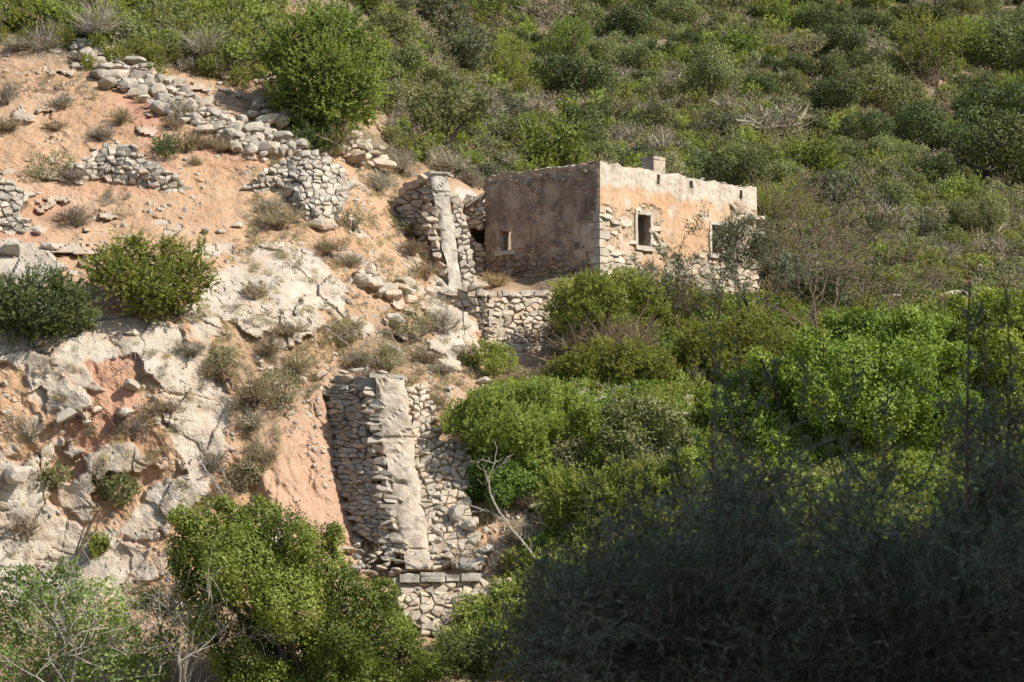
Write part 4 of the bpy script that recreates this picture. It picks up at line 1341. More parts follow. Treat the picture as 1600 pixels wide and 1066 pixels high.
def crown_arrays(clumps, typ, g, dens=1.0, size=1.0):
    mat, kind, ln, wd, cov, tw = TYPES[typ]
    ln, wd = ln * size, wd * size
    cl = np.array([[*c[:3], c[3]] for c in clumps], float)
    VV, QQ, LL = [], [], []
    off = 0
    def put(V, Q, lv):
        nonlocal off
        VV.append(V); QQ.append(Q + off); LL.append(lv); off += len(V)
    bot = (cl[:, 2] - cl[:, 3]).min()
    for ci, (x, y, z, r) in enumerate(cl):
        c = np.array([x, y, z])
        area = 4 * math.pi * r * r
        tone = g.uniform(0.0, 1.0)
        def shell(n, lo=0.78, hi=1.04):
            d = rdir(n, g)
            lump = 1 + 0.20 * vnoise(d * 2.6 + ci * 9.1, ci) + 0.12 * vnoise(d * 6 + ci * 3.3, ci + 5)
            rr = r * lump * g.uniform(lo, hi, n)
            p = c + d * rr[:, None]
            # drop what lies deep inside other clumps
            keep = p[:, 2] > bot + 0.02
            for cj, (a, b, e, q) in enumerate(cl):
                if cj != ci:
                    keep &= ((p - np.array([a, b, e])) ** 2).sum(1) > (q * 0.72) ** 2
            # holes
            keep &= vnoise(p * (1.6 / max(r, .3)) + 31, 7) > -0.55
            return p[keep], d[keep]
        if kind != 'strand' and typ not in ('fig', 'sage'):
            n = int(area * 0.55 * dens / (ln * wd * 2.2))
            if kind != 'broad': n = int(area * .5 / (.09 * .07 * .5 * 2.2))
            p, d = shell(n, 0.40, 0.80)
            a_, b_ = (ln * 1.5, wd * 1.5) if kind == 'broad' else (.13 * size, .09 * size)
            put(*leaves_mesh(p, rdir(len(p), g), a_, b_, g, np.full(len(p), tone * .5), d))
        if kind == 'broad':
            n = int(area * cov * dens / (ln * wd * 0.5))
            p, d = shell(n, 0.62, 1.06)
            m = len(p)
            A = d * 0.35 + rdir(m, g) * 0.9 + np.array([0, 0, 0.15])
            lv = np.clip(0.5 + 0.5 * vnoise(p * 2.2, 3) + (tone - .5) * .8, 0, 1)
            put(*leaves_mesh(p, A, ln, wd, g, lv, d + np.array([0, 0, .25])))
        elif kind in ('tuft', 'spray'):
            k = 12 if kind == 'tuft' else 22
            tl = ln * (1.6 if kind == 'tuft' else 3.2)
            n = int(area * cov * dens * 1.5 / (k * ln * wd * 0.5) * 0.62)
            p, d = shell(n, 0.70, 1.0)
            m = len(p)
            far = (g.random(m) < (.22 if kind == 'spray' else .10)) * (d[:, 2] > -.25)
            p = p + d * (far * r * g.uniform(.05, .42 if kind == 'spray' else .28, m))[:, None]
            T = nrm_(d * (0.6 if kind == 'tuft' else 1.0) + rdir(m, g) * 0.35 + np.array([0, 0, 0.65 if kind == 'tuft' else .42]))
            t = g.uniform(0, 1, (m, k))
            B = p[:, None] + T[:, None] * (t * tl * g.choice([.7, 1.0, 1.5], m)[:, None])[..., None]
            spread = (0.55 if kind == 'tuft' else 0.62)
            A = T[:, None] * 0.9 + g.normal(size=(m, k, 3)) * spread
            tv = np.clip(0.5 + 0.45 * vnoise(p * 2.0, 4) + (tone - .5) * .4, 0, 1)
            sh = 1 - 0.55 * t
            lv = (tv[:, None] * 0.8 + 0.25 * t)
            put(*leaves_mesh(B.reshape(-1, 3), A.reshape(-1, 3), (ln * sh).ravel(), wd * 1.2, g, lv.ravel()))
        else:
            # fine woody strands fanning out from the base of the clump
            base = c - np.array([0, 0, r * 0.75])
            n = int(area * cov * dens * 75 / max(size, .6))
            d = rdir(n, g); d[:, 2] = np.abs(d[:, 2]) * 0.9 + 0.12
            d = nrm_(d)
            tip = base + d * (r * 1.55 * g.uniform(0.45, 1.08, n) * (1 + 0.15 * vnoise(d * 3 + ci, 3)))[:, None]
            st = base + d * (r * g.uniform(0.0, 0.85, n))[:, None] + rdir(n, g) * r * 0.16
            tip = tip + rdir(n, g) * r * 0.2
            mid = (st + tip) / 2 + rdir(n, g) * r * 0.10
            S = nrm_(np.cross(tip - st, rdir(n, g))) * (wd * g.uniform(.6, 1.4, n))[:, None]
            V = np.stack([st - S, st + S, mid + S * .8, mid - S * .8, tip + S * .3, tip - S * .3], 1).reshape(-1, 3)
            b = np.arange(n)[:, None] * 6
            Q = np.concatenate([b + np.array([[0, 1, 2, 3]]), b + np.array([[3, 2, 4, 5]])])
            lv = np.repeat(np.clip(g.uniform(0, 1, n) * .8 + tone * .2, 0, 1), 6)
            put(V, Q, lv)
            # tiny withered leaves
            n2 = int(area * cov * dens * 60)
            p, dd = shell(n2, 0.5, 1.0)
            put(*leaves_mesh(p, dd + rdir(len(p), g), 0.045 * size ** .5, 0.03 * size ** .5, g))
    return np.concatenate(VV), np.concatenate(QQ), np.concatenate(LL), mat, tw

def stems_geo(base, clumps, g, rad=0.05, sub=4, n=4):
    G_ = Geo()
    b = Vector(base)
    for (x, y, z, r) in clumps:
        c = Vector((x, y, z))
        mid = b.lerp(c, 0.5) + Vector(g.normal(size=3) * (c - b).length * 0.08)
        q1 = b.lerp(mid, 0.5) + Vector(g.normal(size=3) * (c - b).length * 0.04)
        q2 = mid.lerp(c, 0.6) + Vector(g.normal(size=3) * (c - b).length * 0.05)
        G_.tube([b + Vector(g.normal(size=3) * rad * .7), q1, mid, q2, c], [rad, rad * .8, rad * .62, rad * .45, rad * .3], n)
        for _ in range(sub):
            d = Vector(rdir(1, g)[0]); d.z = abs(d.z) * .8 + .1 if g.random() < .7 else d.z
            s = q2.lerp(c, g.random())
            e = c + d * r * g.uniform(.7, .98)
            m_ = s.lerp(e, .5) + Vector(g.normal(size=3) * r * .1)
            G_.tube([s, m_, e], [rad * .32, rad * .22, rad * .1], 3)
    return G_

def clump_set(w, h, k, g, flat=0.85):
    """k clumps filling a dome w wide and h high standing on the origin"""
    out = []
    R0 = w / 2
    rc = R0 * (0.62 if k <= 3 else 0.48 if k <= 6 else 0.38)
    rc = min(rc, h * 0.5)
    for i in range(k):
        a = 2 * math.pi * (i / k + g.uniform(-.08, .08)) * 1.0
        rad_ = (R0 - rc * 0.9) * (g.uniform(.55, 1.0) if i else 0)
        x, y = math.cos(a * 1.7 + i) * rad_, math.sin(a * 1.7 + i) * rad_
        top = h * math.sqrt(max(0.05, 1 - (rad_ / (R0 + .01)) ** 2 * flat))
        z = max(rc * 0.7, top - rc) if (i % 3) else max(rc * .7, (top - rc) * .6)
        out.append((x, y, z, rc * g.uniform(.6, 1.2)))
    for _ in range(k):
        b_ = out[g.integers(0, k)]
        d = rdir(1, g)[0]; d[2] = abs(d[2]) * .8
        out.append((b_[0] + d[0] * b_[3] * .95, b_[1] + d[1] * b_[3] * .95, b_[2] + d[2] * b_[3] * .8, b_[3] * g.uniform(.25, .5)))
    return out

def proto_mesh(name, typ, w, h, k, seed, dens=1.0, size=1.0, stems=True, lowcull=True):
    g = np.random.default_rng(seed)
    cl = clump_set(w, h, k, g)
    V, Q, lv, mat, tw = crown_arrays(cl, typ, g, dens, size)
    mi = np.zeros(len(Q), int)
    if stems:
        S = stems_geo((0, 0, -0.05), cl, g, 0.03 * w / 2, 3, 3)
        sv, sq = np.array(S.v), np.array(S.q)
        V = np.concatenate([V, sv]); mi = np.concatenate([mi, np.ones(len(sq), int)])
        Q = np.concatenate([Q, sq + len(V) - len(sv)]); lv = np.concatenate([lv, np.full(len(sv), .5)])
    return np_mesh(name, V, Q, None, [M[mat], M[tw]], mi, dict(lv=lv))

def obj_at(name, me, p, label=None, cat=None, group=None, rz=None, sc=(1, 1, 1)):
    o = bpy.data.objects.new(name, me)
    col.objects.link(o)
    o.location = p
    o.rotation_euler = (0, 0, random.uniform(0, 6.28) if rz is None else rz)
    o.scale = sc
    return tag(o, label, cat, group)

def big_shrub(name, label, cat, typ, base, cl_px, D=None, spread=0.8, rad=0.06, dens=1.0, size=1.0, sub=4, seed=1, stem_name='stem', extra=None):
    """a shrub whose clumps sit where they stand in the photograph: (u, v, radius in px[, depth shift in m])"""
    g = np.random.default_rng(seed)
    D = D if D is not None else TD(*base) - 0.1
    b = P(base[0], base[1], D)
    cl = []
    for c in cl_px:
        r = c[2] * D / F
        dd = c[3] if len(c) > 3 else g.uniform(-spread, spread) * 0.6
        p = P(c[0], c[1], D + dd - (0.1 if len(c) > 3 else 0)) - b
        cl.append((p.x, p.y, p.z, r))
        for _ in range(3):
            d = rdir(1, g)[0]; d[2] = abs(d[2]) * .9 - .15; d[1] = -abs(d[1]) if g.random() < .6 else d[1]
            cl.append((p.x + d[0] * r * .85, p.y + d[1] * r * .85, p.z + d[2] * r * .85, r * g.uniform(.28, .48)))
    root = empty(name, b, label, cat)
    V, Q, lv, mat, tw = crown_arrays(cl, typ, g, dens, size)
    cr = bpy.data.objects.new('crown', np_mesh('crown', V, Q, None, [M[mat]], None, dict(lv=lv)))
    col.objects.link(cr); cr.parent = root
    if extra:
        t2, cl2, dn = extra
        cl2 = [(*(P(c[0], c[1], D + (c[3] if len(c) > 3 else 0)) - b), c[2] * D / F) for c in cl2]
        V, Q, lv, mat, tw2 = crown_arrays(cl2, t2, g, dn, size)
        cr = bpy.data.objects.new('dry_twigs', np_mesh('dry_twigs', V, Q, None, [M[mat]], None, dict(lv=lv)))
        col.objects.link(cr); cr.parent = root
    sg = stems_geo((0, 0, -0.15), cl[::4], g, rad, sub, 5)
    so = sg.build(stem_name, M[tw])
    so.parent = root
    return root

# ------------------------------------------------------------------ branching trees (olives, bare trees, dead wood)
def grow(G_, p, d, L, r, lev, rnd, ends, spread=0.5, up=0.15, nseg=4, kids=(2, 4), sides=4, minr=0.006):
    pts, rad = [Vector(p)], [r]
    q = Vector(p); dd = Vector(d).normalized()
    for k in range(nseg):
        dd = (dd + Vector([rnd.gauss(0, .16) for _ in range(3)]) + Vector((0, 0, up * .3))).normalized()
        q = q + dd * L / nseg
        pts.append(q.copy()); rad.append(max(minr, r * (1 - .55 * (k + 1) / nseg)))
    G_.tube(pts, rad, sides if lev > 0 else 3)
    if lev == 0:
        ends.append((pts[-2], pts[-1], dd.copy()))
        return
    nk = rnd.randint(*kids)
    for i in range(nk):
        t = rnd.uniform(.35, 1.0) if i else 1.0
        k = min(nseg - 1, int(t * nseg))
        s = pts[k].lerp(pts[k + 1], t * nseg - k if t < 1 else 1)
        nd = (dd + Vector([rnd.gauss(0, spread) for _ in range(3)]) + Vector((0, 0, up))).normalized()
        grow(G_, s, nd, L * rnd.uniform(.55, .85), rad[k + 1] * .75, lev - 1, rnd, ends, spread, up, max(3, nseg - 1), kids, sides, minr)

def branchy(name, label, cat, base, height, lev, rnd_seed, bark, r=0.08, leaf=None, leaf_n=10, leaf_size=(.09, .022), stems=1, lean=(0, 0, 1), spread=.5, up=.15, kids=(2, 4), D=None, leaf_r=.16, minr=0.006):
    rnd = random.Random(rnd_seed); g = np.random.default_rng(rnd_seed)
    D = D if D is not None else TD(*base) - .05
    b = P(base[0], base[1], D)
    root = empty(name, b, label, cat)
    G_ = Geo(); ends = []
    for s in range(stems):
        d = Vector(lean) + Vector((rnd.gauss(0, .28), rnd.gauss(0, .28), 0)) * (1 if stems > 1 else .2)
        grow(G_, Vector((rnd.gauss(0, .1), rnd.gauss(0, .1), -.2)) * (1 if stems > 1 else .3), d, height * .42, r, lev, rnd, ends, spread, up, 5, kids, 5, minr)
    o = G_.build('trunk', M[bark]); o.parent = root
    if leaf:
        P0 = np.array([e[0][:] for e in ends]); P1 = np.array([e[1][:] for e in ends])
        k = leaf_n
        t = g.uniform(0, 1, (len(ends), k, 1))
        C = P0[:, None] * (1 - t) + P1[:, None] * t + g.normal(size=(len(ends), k, 3)) * leaf_r * .5
        A = (P1 - P0)[:, None] / (np.linalg.norm(P1 - P0, axis=1)[:, None, None] + 1e-6) + g.normal(size=(len(ends), k, 3)) * .7
        V, Q, lv = leaves_mesh(C.reshape(-1, 3), A.reshape(-1, 3), leaf_size[0], leaf_size[1], g)
        c = bpy.data.objects.new('crown', np_mesh('crown', V, Q, None, [M[leaf]], None, dict(lv=lv)))
        col.objects.link(c); c.parent = root
    return root

def dead_branch(label, strokes, D, mat='dead', name='dead_branch'):
    base = strokes[0][0]
    b = P(base[0], base[1], D)
    g = Geo()
    for st in strokes:
        pts = []
        for k in range(len(st) - 1):
            for t in (0, .5):
                p = [st[k][i] * (1 - t) + st[k + 1][i] * t for i in range(3)]
                j = 0.6 if (k or t) else 0
                pts.append((p[0] + random.uniform(-j, j) * 2, p[1] + random.uniform(-j, j) * 2, p[2]))
        pts.append(st[-1])
        W = [P(x, y, D - 0.02 * i) for i, (x, y, w) in enumerate(pts)]
        g.tube(W, [max(.6, w * .48) * D / F * .5 for (_, _, w) in pts], 5)
        for i in range(1, len(W)):
            for _ in range(2):
                if random.random() < .55:
                    d = ((W[i] - W[i - 1]).normalized() + Vector([random.gauss(0, .6) for _ in range(3)])).normalized()
                    L_ = random.uniform(.12, .38)
                    m_ = W[i] + d * L_ * .5 + Vector([random.gauss(0, .03) for _ in range(3)])
                    g.tube([W[i], m_, W[i] + d * L_ + Vector((0, 0, .05))], [.012, .008, .004], 3)
    o = g.build(name, M[mat], None, b)
    return tag(o, label, 'branch')

# ------------------------------------------------------------------ the shrubs one can name
big_shrub('juniper_tree', 'big round juniper tree standing above the boulder line, brown twigs at its foot', 'tree', 'juniper', (515, 226),
  [(470,75,40),(520,55,42),(560,90,34),(450,120,34),(500,115,52,-1.0),(545,140,44,-.8),(470,165,42,-.6),(515,180,40,-.9),(440,165,22),(558,175,26),(480,40,26),(535,35,22),(580,130,16),(425,85,14),(485,205,20)],
  rad=.09, seed=3, size=1.15, extra=('dry', [(530,200,30,-1.6),(500,215,18,-1.2)], .35), stem_name='trunk')
big_shrub('juniper_bush', 'yellow-green juniper bush spreading on the cliff top under the orange slope', 'juniper', 'juniper', (235, 492),
  [(170,418,22),(200,405,24),(238,412,24),(275,408,22),(305,425,20),(158,438,16),(195,440,28,-.6),(240,445,32,-.8),(285,450,26),(225,470,24,-.5),(265,478,18),(148,408,9),(312,392,10),(215,378,11),(180,390,9),(255,385,9),(322,445,10),(300,470,14),(150,425,10)],
  rad=.06, seed=4, size=1.0, dens=1.05)
big_shrub('juniper_bush', 'dark green juniper bush at the left edge of the cliff top', 'juniper', 'juniper_blue', (75, 520),
  [(20,465,26),(55,455,28),(95,460,28),(125,480,22),(25,495,28),(70,490,34,-.5),(110,500,26),(-15,480,30),(145,490,10),(85,432,10),(50,515,16)],
  rad=.05, seed=5, size=.95)
big_shrub('mastic_tree', 'large dense mastic tree with small glossy leaves at the bottom, left of the base wall', 'tree', 'mastic', (470, 1085),
  [(340,830,52),(400,815,40),(300,860,44),(285,810,22),(450,850,56),(380,890,62,-1.0),(320,925,42),(500,895,52),(450,940,60,-1.2),(540,945,58),(590,985,50),(525,1010,56,-.8),(620,1030,42),(400,985,36),(560,1055,50),(480,1060,44),(430,1050,30),(520,835,20),(645,1000,18),(350,790,16),(300,895,34),(600,925,24),(330,985,34,-.6),(370,1040,44,-.8),(420,1075,50,-.5),(520,1085,56,-.6),(610,1080,50),(660,1060,30),(470,1010,50,.6),(345,860,50,.8),(600,1000,50,.8),(440,900,60,.9)],
  D=117.5, rad=.12, seed=6, stem_name='trunk', sub=6)
big_shrub('fig_bush', 'leafy yellow-green bush with bare grey twigs in the bottom left corner', 'bush', 'fig', (80, 1095),
  [(30,930,46),(90,920,40),(150,950,50),(60,990,60),(130,1020,60),(10,1040,60),(190,1000,40),(110,890,20),(170,1060,50),(230,1050,34),(60,940,30),(10,980,40),(100,1060,50),(260,1010,24)], D=117, rad=.05, seed=7, sub=22, dens=2.1)
branchy('grey_twig_bush', 'bush of bleached grey twigs with few leaves, left of the large mastic tree', 'bush', (290, 1100), 4.2, 4, 8, 'twig_grey', .05, 'fig', 3, (.10, .07), 9, spread=.62, up=.10, kids=(2, 3), D=116.4, minr=.010)
branchy('grey_twig_bush', 'grey twiggy bush poking through the leafy bush at the very bottom left', 'bush', (110, 1110), 4.6, 4, 18, 'twig_grey', .05, 'fig', 3, (.10, .07), 9, spread=.6, up=.12, kids=(2, 3), D=116.2, minr=.010)
big_shrub('dead_thicket', 'dark brown tangle of dry twigs between the fig bush and the large mastic tree', 'bush', 'dry', (250, 990), [(230,930,30),(260,940,30),(210,915,20),(285,960,24)], rad=.03, seed=9, dens=1.4, D=119.5)
big_shrub('dome_shrub', 'rounded dome shrub with green cap and bare brown twigs, in front of the house corner', 'shrub', 'heath', (950, 575),
  [(890,462,24),(930,448,26),(975,446,26),(1012,460,26),(868,486,16),(910,476,20,-.5),(960,470,24,-.5),(1035,486,14),(880,500,12)], rad=.07, seed=10, dens=.85, extra=('dry', [(950,515,50,-.3),(905,525,34,-.5),(1000,520,38,-.5),(960,545,40,-.6),(880,530,24,-.5)], .8), sub=14)
big_shrub('green_shrub', 'low bright heath shrub right under the dome shrub', 'shrub', 'heath', (960, 605), [(900,570,26),(940,560,30),(985,560,30),(1025,575,28),(870,580,18),(965,585,26,-.5),(1050,590,18),(925,590,20)], rad=.04, seed=11)
big_shrub('green_shrub', 'yellow-green heath shrub at the foot of the slender olive trees', 'shrub', 'heath', (1130, 610), [(1080,530,28),(1120,540,34),(1165,525,36),(1200,545,36),(1150,575,34,-.4),(1100,575,26),(1210,580,30),(1065,560,18),(1180,500,22)], rad=.05, seed=12)
big_shrub('green_shrub', 'small bright green bush on the path below the retaining wall', 'shrub', 'heath', (768, 588), [(735,566,16),(760,552,20),(785,560,20),(770,574,18,-.2),(715,572,10),(798,572,12)], rad=.03, seed=13, size=.85)
big_shrub('heath_bush', 'broad light green bush right of the lower sluice, with reddish stems', 'bush', 'heath', (800, 740),
  [(720,655,26),(760,635,30),(800,625,34),(845,622,30),(700,665,14),(760,675,36,-.6),(810,670,40,-.8),(855,660,34),(780,715,30),(830,710,34),(890,625,22),(915,640,20),(745,700,22)], rad=.06, seed=14, sub=8)
big_shrub('mastic_bush', 'dark-leaved bush low beside the bleached bent branch', 'bush', 'mastic', (790, 790), [(755,735,24),(785,745,28),(815,755,24),(745,765,22),(780,775,22,-.3),(830,735,18)], rad=.04, seed=15, sub=6, size=.9)
big_shrub('broadleaf_bush', 'pale broad-leaved bush in the middle of the scrub below the house', 'bush', 'bright', (910, 720), [(895,655,24),(920,670,24),(900,690,20),(930,645,14)], rad=.04, seed=16, size=1.1, dens=.6)
big_shrub('sage_bush', 'yellowish sage bush below the pale broad-leaved bush', 'bush', 'sage', (890, 765), [(880,715,26),(905,735,26),(870,750,22),(900,700,18)], rad=.03, seed=17)
big_shrub('brown_bush', 'dark brownish-olive round bush right of the pale broad-leaved bush', 'bush', 'mid', (1005, 745), [(965,655,28),(1005,645,30),(1045,660,28),(985,690,32,-.4),(1030,700,30),(950,685,20),(1065,690,18)], rad=.05, seed=18, dens=.75, extra=('greydry', [(990,705,36,-.6),(1030,715,24,-.5)], .5), sub=9)
big_shrub('heath_bush', 'upright green heath along the half-buried row of stones', 'bush', 'heath', (1010, 655), [(980,628,16),(1005,622,18),(1030,632,16),(1055,650,16)], rad=.03, seed=19)
big_shrub('juniper_bush', 'wide spreading juniper with feathery shoots above the dark nearest tree', 'juniper', 'juniper', (960, 840),
  [(865,775,18),(895,765,26),(935,770,30),(975,755,28),(1015,760,32),(1055,775,30),(900,800,26),(945,810,30,-.4),(990,800,32,-.5),(1035,815,34),(1085,800,34),(925,835,20),(975,735,14),(1090,840,36),(1030,855,36)], rad=.05, seed=20, dens=.95)
big_shrub('heath_bush', 'green shrub with upright shoots left of the thin bare sapling', 'bush', 'heath', (950, 775), [(930,725,22),(955,715,24),(975,730,20),(940,750,22),(1000,740,20)], rad=.03, seed=21)
big_shrub('mastic_bush', 'dark green bush behind the thin bare sapling', 'bush', 'mastic', (1075, 790), [(1060,735,22),(1080,750,22),(1070,715,16),(1050,765,18)], rad=.03, seed=22)
big_shrub('broadleaf_tree', 'large bright green broad-leaved tree on the right, in full sun', 'tree', 'bright', (1330, 800),
  [(1330,535,40),(1380,520,38),(1430,525,40),(1280,560,40),(1240,590,36),(1340,580,54,-1.2),(1410,580,54,-1.0),(1460,570,40),(1290,620,50,-1.2),(1370,640,56,-1.4),(1440,640,50),(1230,640,40),(1180,640,30),(1150,680,34),(1210,690,44,-.8),(1290,690,46),(1480,620,36),(1490,680,40),(1420,700,46),(1130,650,26),(1350,720,44),(1160,600,26),(1210,585,28),(1120,690,24),(1260,530,20),(1420,500,24),(1340,505,22),(1120,640,18),(1185,560,16),(1500,560,26),(1510,640,28),(1470,505,18),(1300,500,14)], D=128.6, rad=.14, seed=23, stem_name='trunk', sub=8, size=1.0)
big_shrub('broadleaf_tree', 'second bright green tree at the right edge behind the tall bluish sprigs', 'tree', 'bright', (1570, 760),
  [(1530,500,34),(1570,490,36),(1610,510,40),(1510,540,36),(1560,550,46,-1.0),(1610,570,44),(1530,600,40),(1580,630,46),(1620,680,50),(1550,680,44),(1570,730,40),(1490,510,22),(1500,480,18),(1550,470,20),(1590,475,20),(1480,590,26)], D=132, rad=.12, seed=24, stem_name='trunk', size=1.05)
big_shrub('dark_bush', 'dark shaded bush under the left side of the large bright tree', 'bush', 'mastic', (1120, 800), [(1100,730,34),(1130,760,40),(1160,740,34),(1180,780,40),(1240,770,44),(1310,780,44)], D=128.5, rad=.05, seed=25)
big_shrub('juniper_bush', 'green juniper at the bottom centre between base wall and dark nearest tree', 'juniper', 'juniper_blue', (880, 1075), [(850,915,26),(890,905,30),(860,950,34),(905,960,40),(830,985,30),(880,1010,44),(940,1000,50),(830,1040,34),(760,1030,30),(720,1045,26),(700,1015,18),(740,1010,20)], D=116.5, rad=.06, seed=26, size=.95)
big_shrub('green_thicket', 'dense light green thicket covering the top of the orange slope', 'thicket', 'heath', (250, 96),
  [(x, y + 14, r * .62, TD(x, y + 22) - TD(250, 96)) for x, y, r in ((60,25,36),(120,20,38),(180,30,40),(240,30,42),(300,40,44),(350,55,42),(390,75,40),(210,65,34),(270,75,36),(330,95,34),(375,110,26),(150,60,28),(100,50,26),(40,50,24),(245,95,22),(300,5,40),(200,0,40),(380,30,40),(120,-10,40),(20,0,40),(410,50,30),(85,0,36),(90,40,30),(160,5,36),(210,40,34),(270,10,36),(330,20,36),(345,80,34),(310,75,30),(240,75,30),(180,75,26),(410,0,36),(360,0,36),(270,50,30),(420,80,24),(405,100,20),(140,85,18),(30,20,34),(0,45,24),(-20,20,34))], rad=.03, seed=27, dens=.9, spread=2.2, size=.9, extra=('greydry', [(70,50,34),(180,75,30),(255,85,30),(320,60,40),(150,20,40),(380,100,26)], .8))
big_shrub('low_shrub', 'small dark green cushion shrub alone on the orange slope', 'shrub', 'juniper_blue', (259, 241), [(252,228,10),(265,226,11),(259,234,9)], rad=.02, seed=28, size=.7)
big_shrub('dark_shrub', 'small dark green shrub under the big juniper tree beside the dry walls', 'shrub', 'juniper_blue', (500, 240), [(480,215,16),(505,210,16),(525,220,14),(495,228,14)], rad=.03, seed=29, size=.9)

big_shrub('broadleaf_bush', 'bright green bush between the olive saplings and the large bright tree', 'bush', 'bright', (1240, 620), [(1215,560,24),(1245,545,26),(1275,540,24),(1230,585,28),(1200,600,22)], rad=.05, seed=40, size=.9)
big_shrub('mastic_bush', 'mid-green bush filling the hollow right of the brown bush', 'bush', 'mastic', (1110, 700), [(1095,650,24),(1125,640,26),(1105,675,26),(1150,630,20),(1085,690,18)], rad=.05, seed=41)
big_shrub('heath_bush', 'light green heath between the broad bush and the wide spreading juniper', 'bush', 'heath', (890, 800), [(865,745,18),(895,760,20),(915,780,18),(850,770,16)], rad=.03, seed=42)
# slender olives and bare trees
branchy('olive_tree', 'slender olive sapling with sparse silvery leaves, left one of two before the house front', 'tree', (1112, 545), 4.4, 5, 31, 'twig_dark', .065, 'olive', 15, (.13, .042), 3, (.0, 0, 1), spread=.42, up=.22, kids=(2, 3), D=139.0)
branchy('olive_tree', 'leaning olive sapling with sparse silvery leaves before the right end of the house front', 'tree', (1190, 530), 4.4, 5, 32, 'twig_dark', .07, 'olive', 15, (.13, .042), 3, (.35, 0, 1), spread=.42, up=.2, kids=(2, 3), D=140.0)
branchy('bare_tree', 'dark leafless tree with spreading fine twigs, right of the two olive saplings', 'tree', (1275, 545), 5.4, 5, 33, 'twig', .07, 'greydry', 2, (.05, .02), stems=5, lean=(.2, 0, 1), spread=.55, up=.1, kids=(2, 3), D=142.0, minr=.009)
branchy('bare_tree', 'grey leafless bush touching the right end of the house', 'tree', (1225, 470), 4.6, 5, 34, 'twig', .04, 'sage', 2, stems=7, lean=(.15, 0, 1), spread=.5, up=.14, kids=(2, 3), D=148, minr=.009)
branchy('bare_tree', 'dark leafless tree farther right, over the top of the large bright tree', 'tree', (1370, 530), 4.6, 5, 35, 'twig', .06, 'sage', 3, (.07,.03), 6, lean=(.1, 0, 1), spread=.6, up=.08, kids=(2, 3), D=147, minr=.009)
branchy('bare_bush', 'leafless grey bush between the dome shrub and the olive saplings', 'bush', (1060, 530), 2.6, 4, 36, 'twig', .03, 'mid', 2, (.07,.03), 5, spread=.5, up=.15, D=139.2, minr=.008)
branchy('bare_sapling', 'thin bleached bare sapling standing in the scrub above the dark nearest tree', 'sapling', (1050, 800), 2.2, 1, 37, 'dead', .028, None, stems=1, lean=(-.12, 0, 1), spread=.5, D=126.4)

dead_branch('bleached bent dead branch rising beside the foot of the lower sluice', [
  [(853,905,8),(828,860,8),(800,828,7),(780,800,7),(765,770,6),(764,745,5),(772,722,4),(776,700,3),(774,690,2)],
  [(790,815,5),(765,800,4),(742,792,3),(720,788,2)],[(765,800,3),(740,798,2),(718,806,1.5)],[(772,735,3),(785,725,2),(793,715,1.5)],[(774,725,3),(755,718,2),(742,722,1.5)],[(764,760,2.5),(760,740,2),(755,735,1)],
  [(812,845,4),(816,825,3),(820,805,2.5)],[(812,845,3),(826,838,2.5),(830,852,2)],[(850,890,5),(840,930,5),(830,960,4)]], 124.0)
dead_branch('right dead branch sloping down to the dark nearest tree', [[(912,888,5),(900,868,5),(888,848,4),(870,832,3),(850,822,2.5),(838,800,2)],[(888,848,2.5),(896,842,2)],[(862,796,3),(868,784,2.5),(862,772,2)]], 125.2)
dead_branch('white forked dead branches lying on the slope left of the retaining wall', [
  [(642,560,5),(620,545,5),(600,533,4),(580,530,4),(560,545,3)],[(625,546,4),(612,525,3),(606,515,2)],[(572,540,3),(572,520,2.5),(562,505,2)],[(585,532,3),(592,515,2.5),(594,500,2)],[(545,540,3),(535,532,3),(548,520,2.5),(560,510,2)],[(535,532,2),(520,520,1.5)],[(548,565,2.5),(552,545,2)]], 130.6)
dead_branch('pair of long pale stalks leaning over the mastic tree from the cliff', [[(358,785,3.5),(338,755,3),(315,725,2.5),(300,712,2)],[(354,782,3),(330,748,2.5),(310,715,2)],[(365,775,2.5),(352,745,2),(340,720,1.5)]], 124.5)
dead_branch('thin dead branch propped on the white cliff', [[(165,607,3),(180,585,3),(198,570,2.5),(204,556,2),(200,540,1.5)],[(190,578,2),(205,572,1.5),(212,560,1)]], 127.4)
dead_branch('twisted dark root hanging on the cliff above the fig bush', [[(105,905,9),(120,870,12),(135,835,12),(148,805,9),(155,798,6)],[(118,865,6),(128,830,5),(140,810,4)],[(132,850,5),(150,828,5),(155,812,4)]], 122.9, 'twig')
dead_branch('tangle of white twigs above the half-buried row of stones', [[(965,640,4),(960,622,4),(955,608,3),(968,602,3),(985,606,2.5)],[(960,625,3),(975,618,2.5),(980,605,2)],[(950,612,3),(940,603,2)]], 131.0)

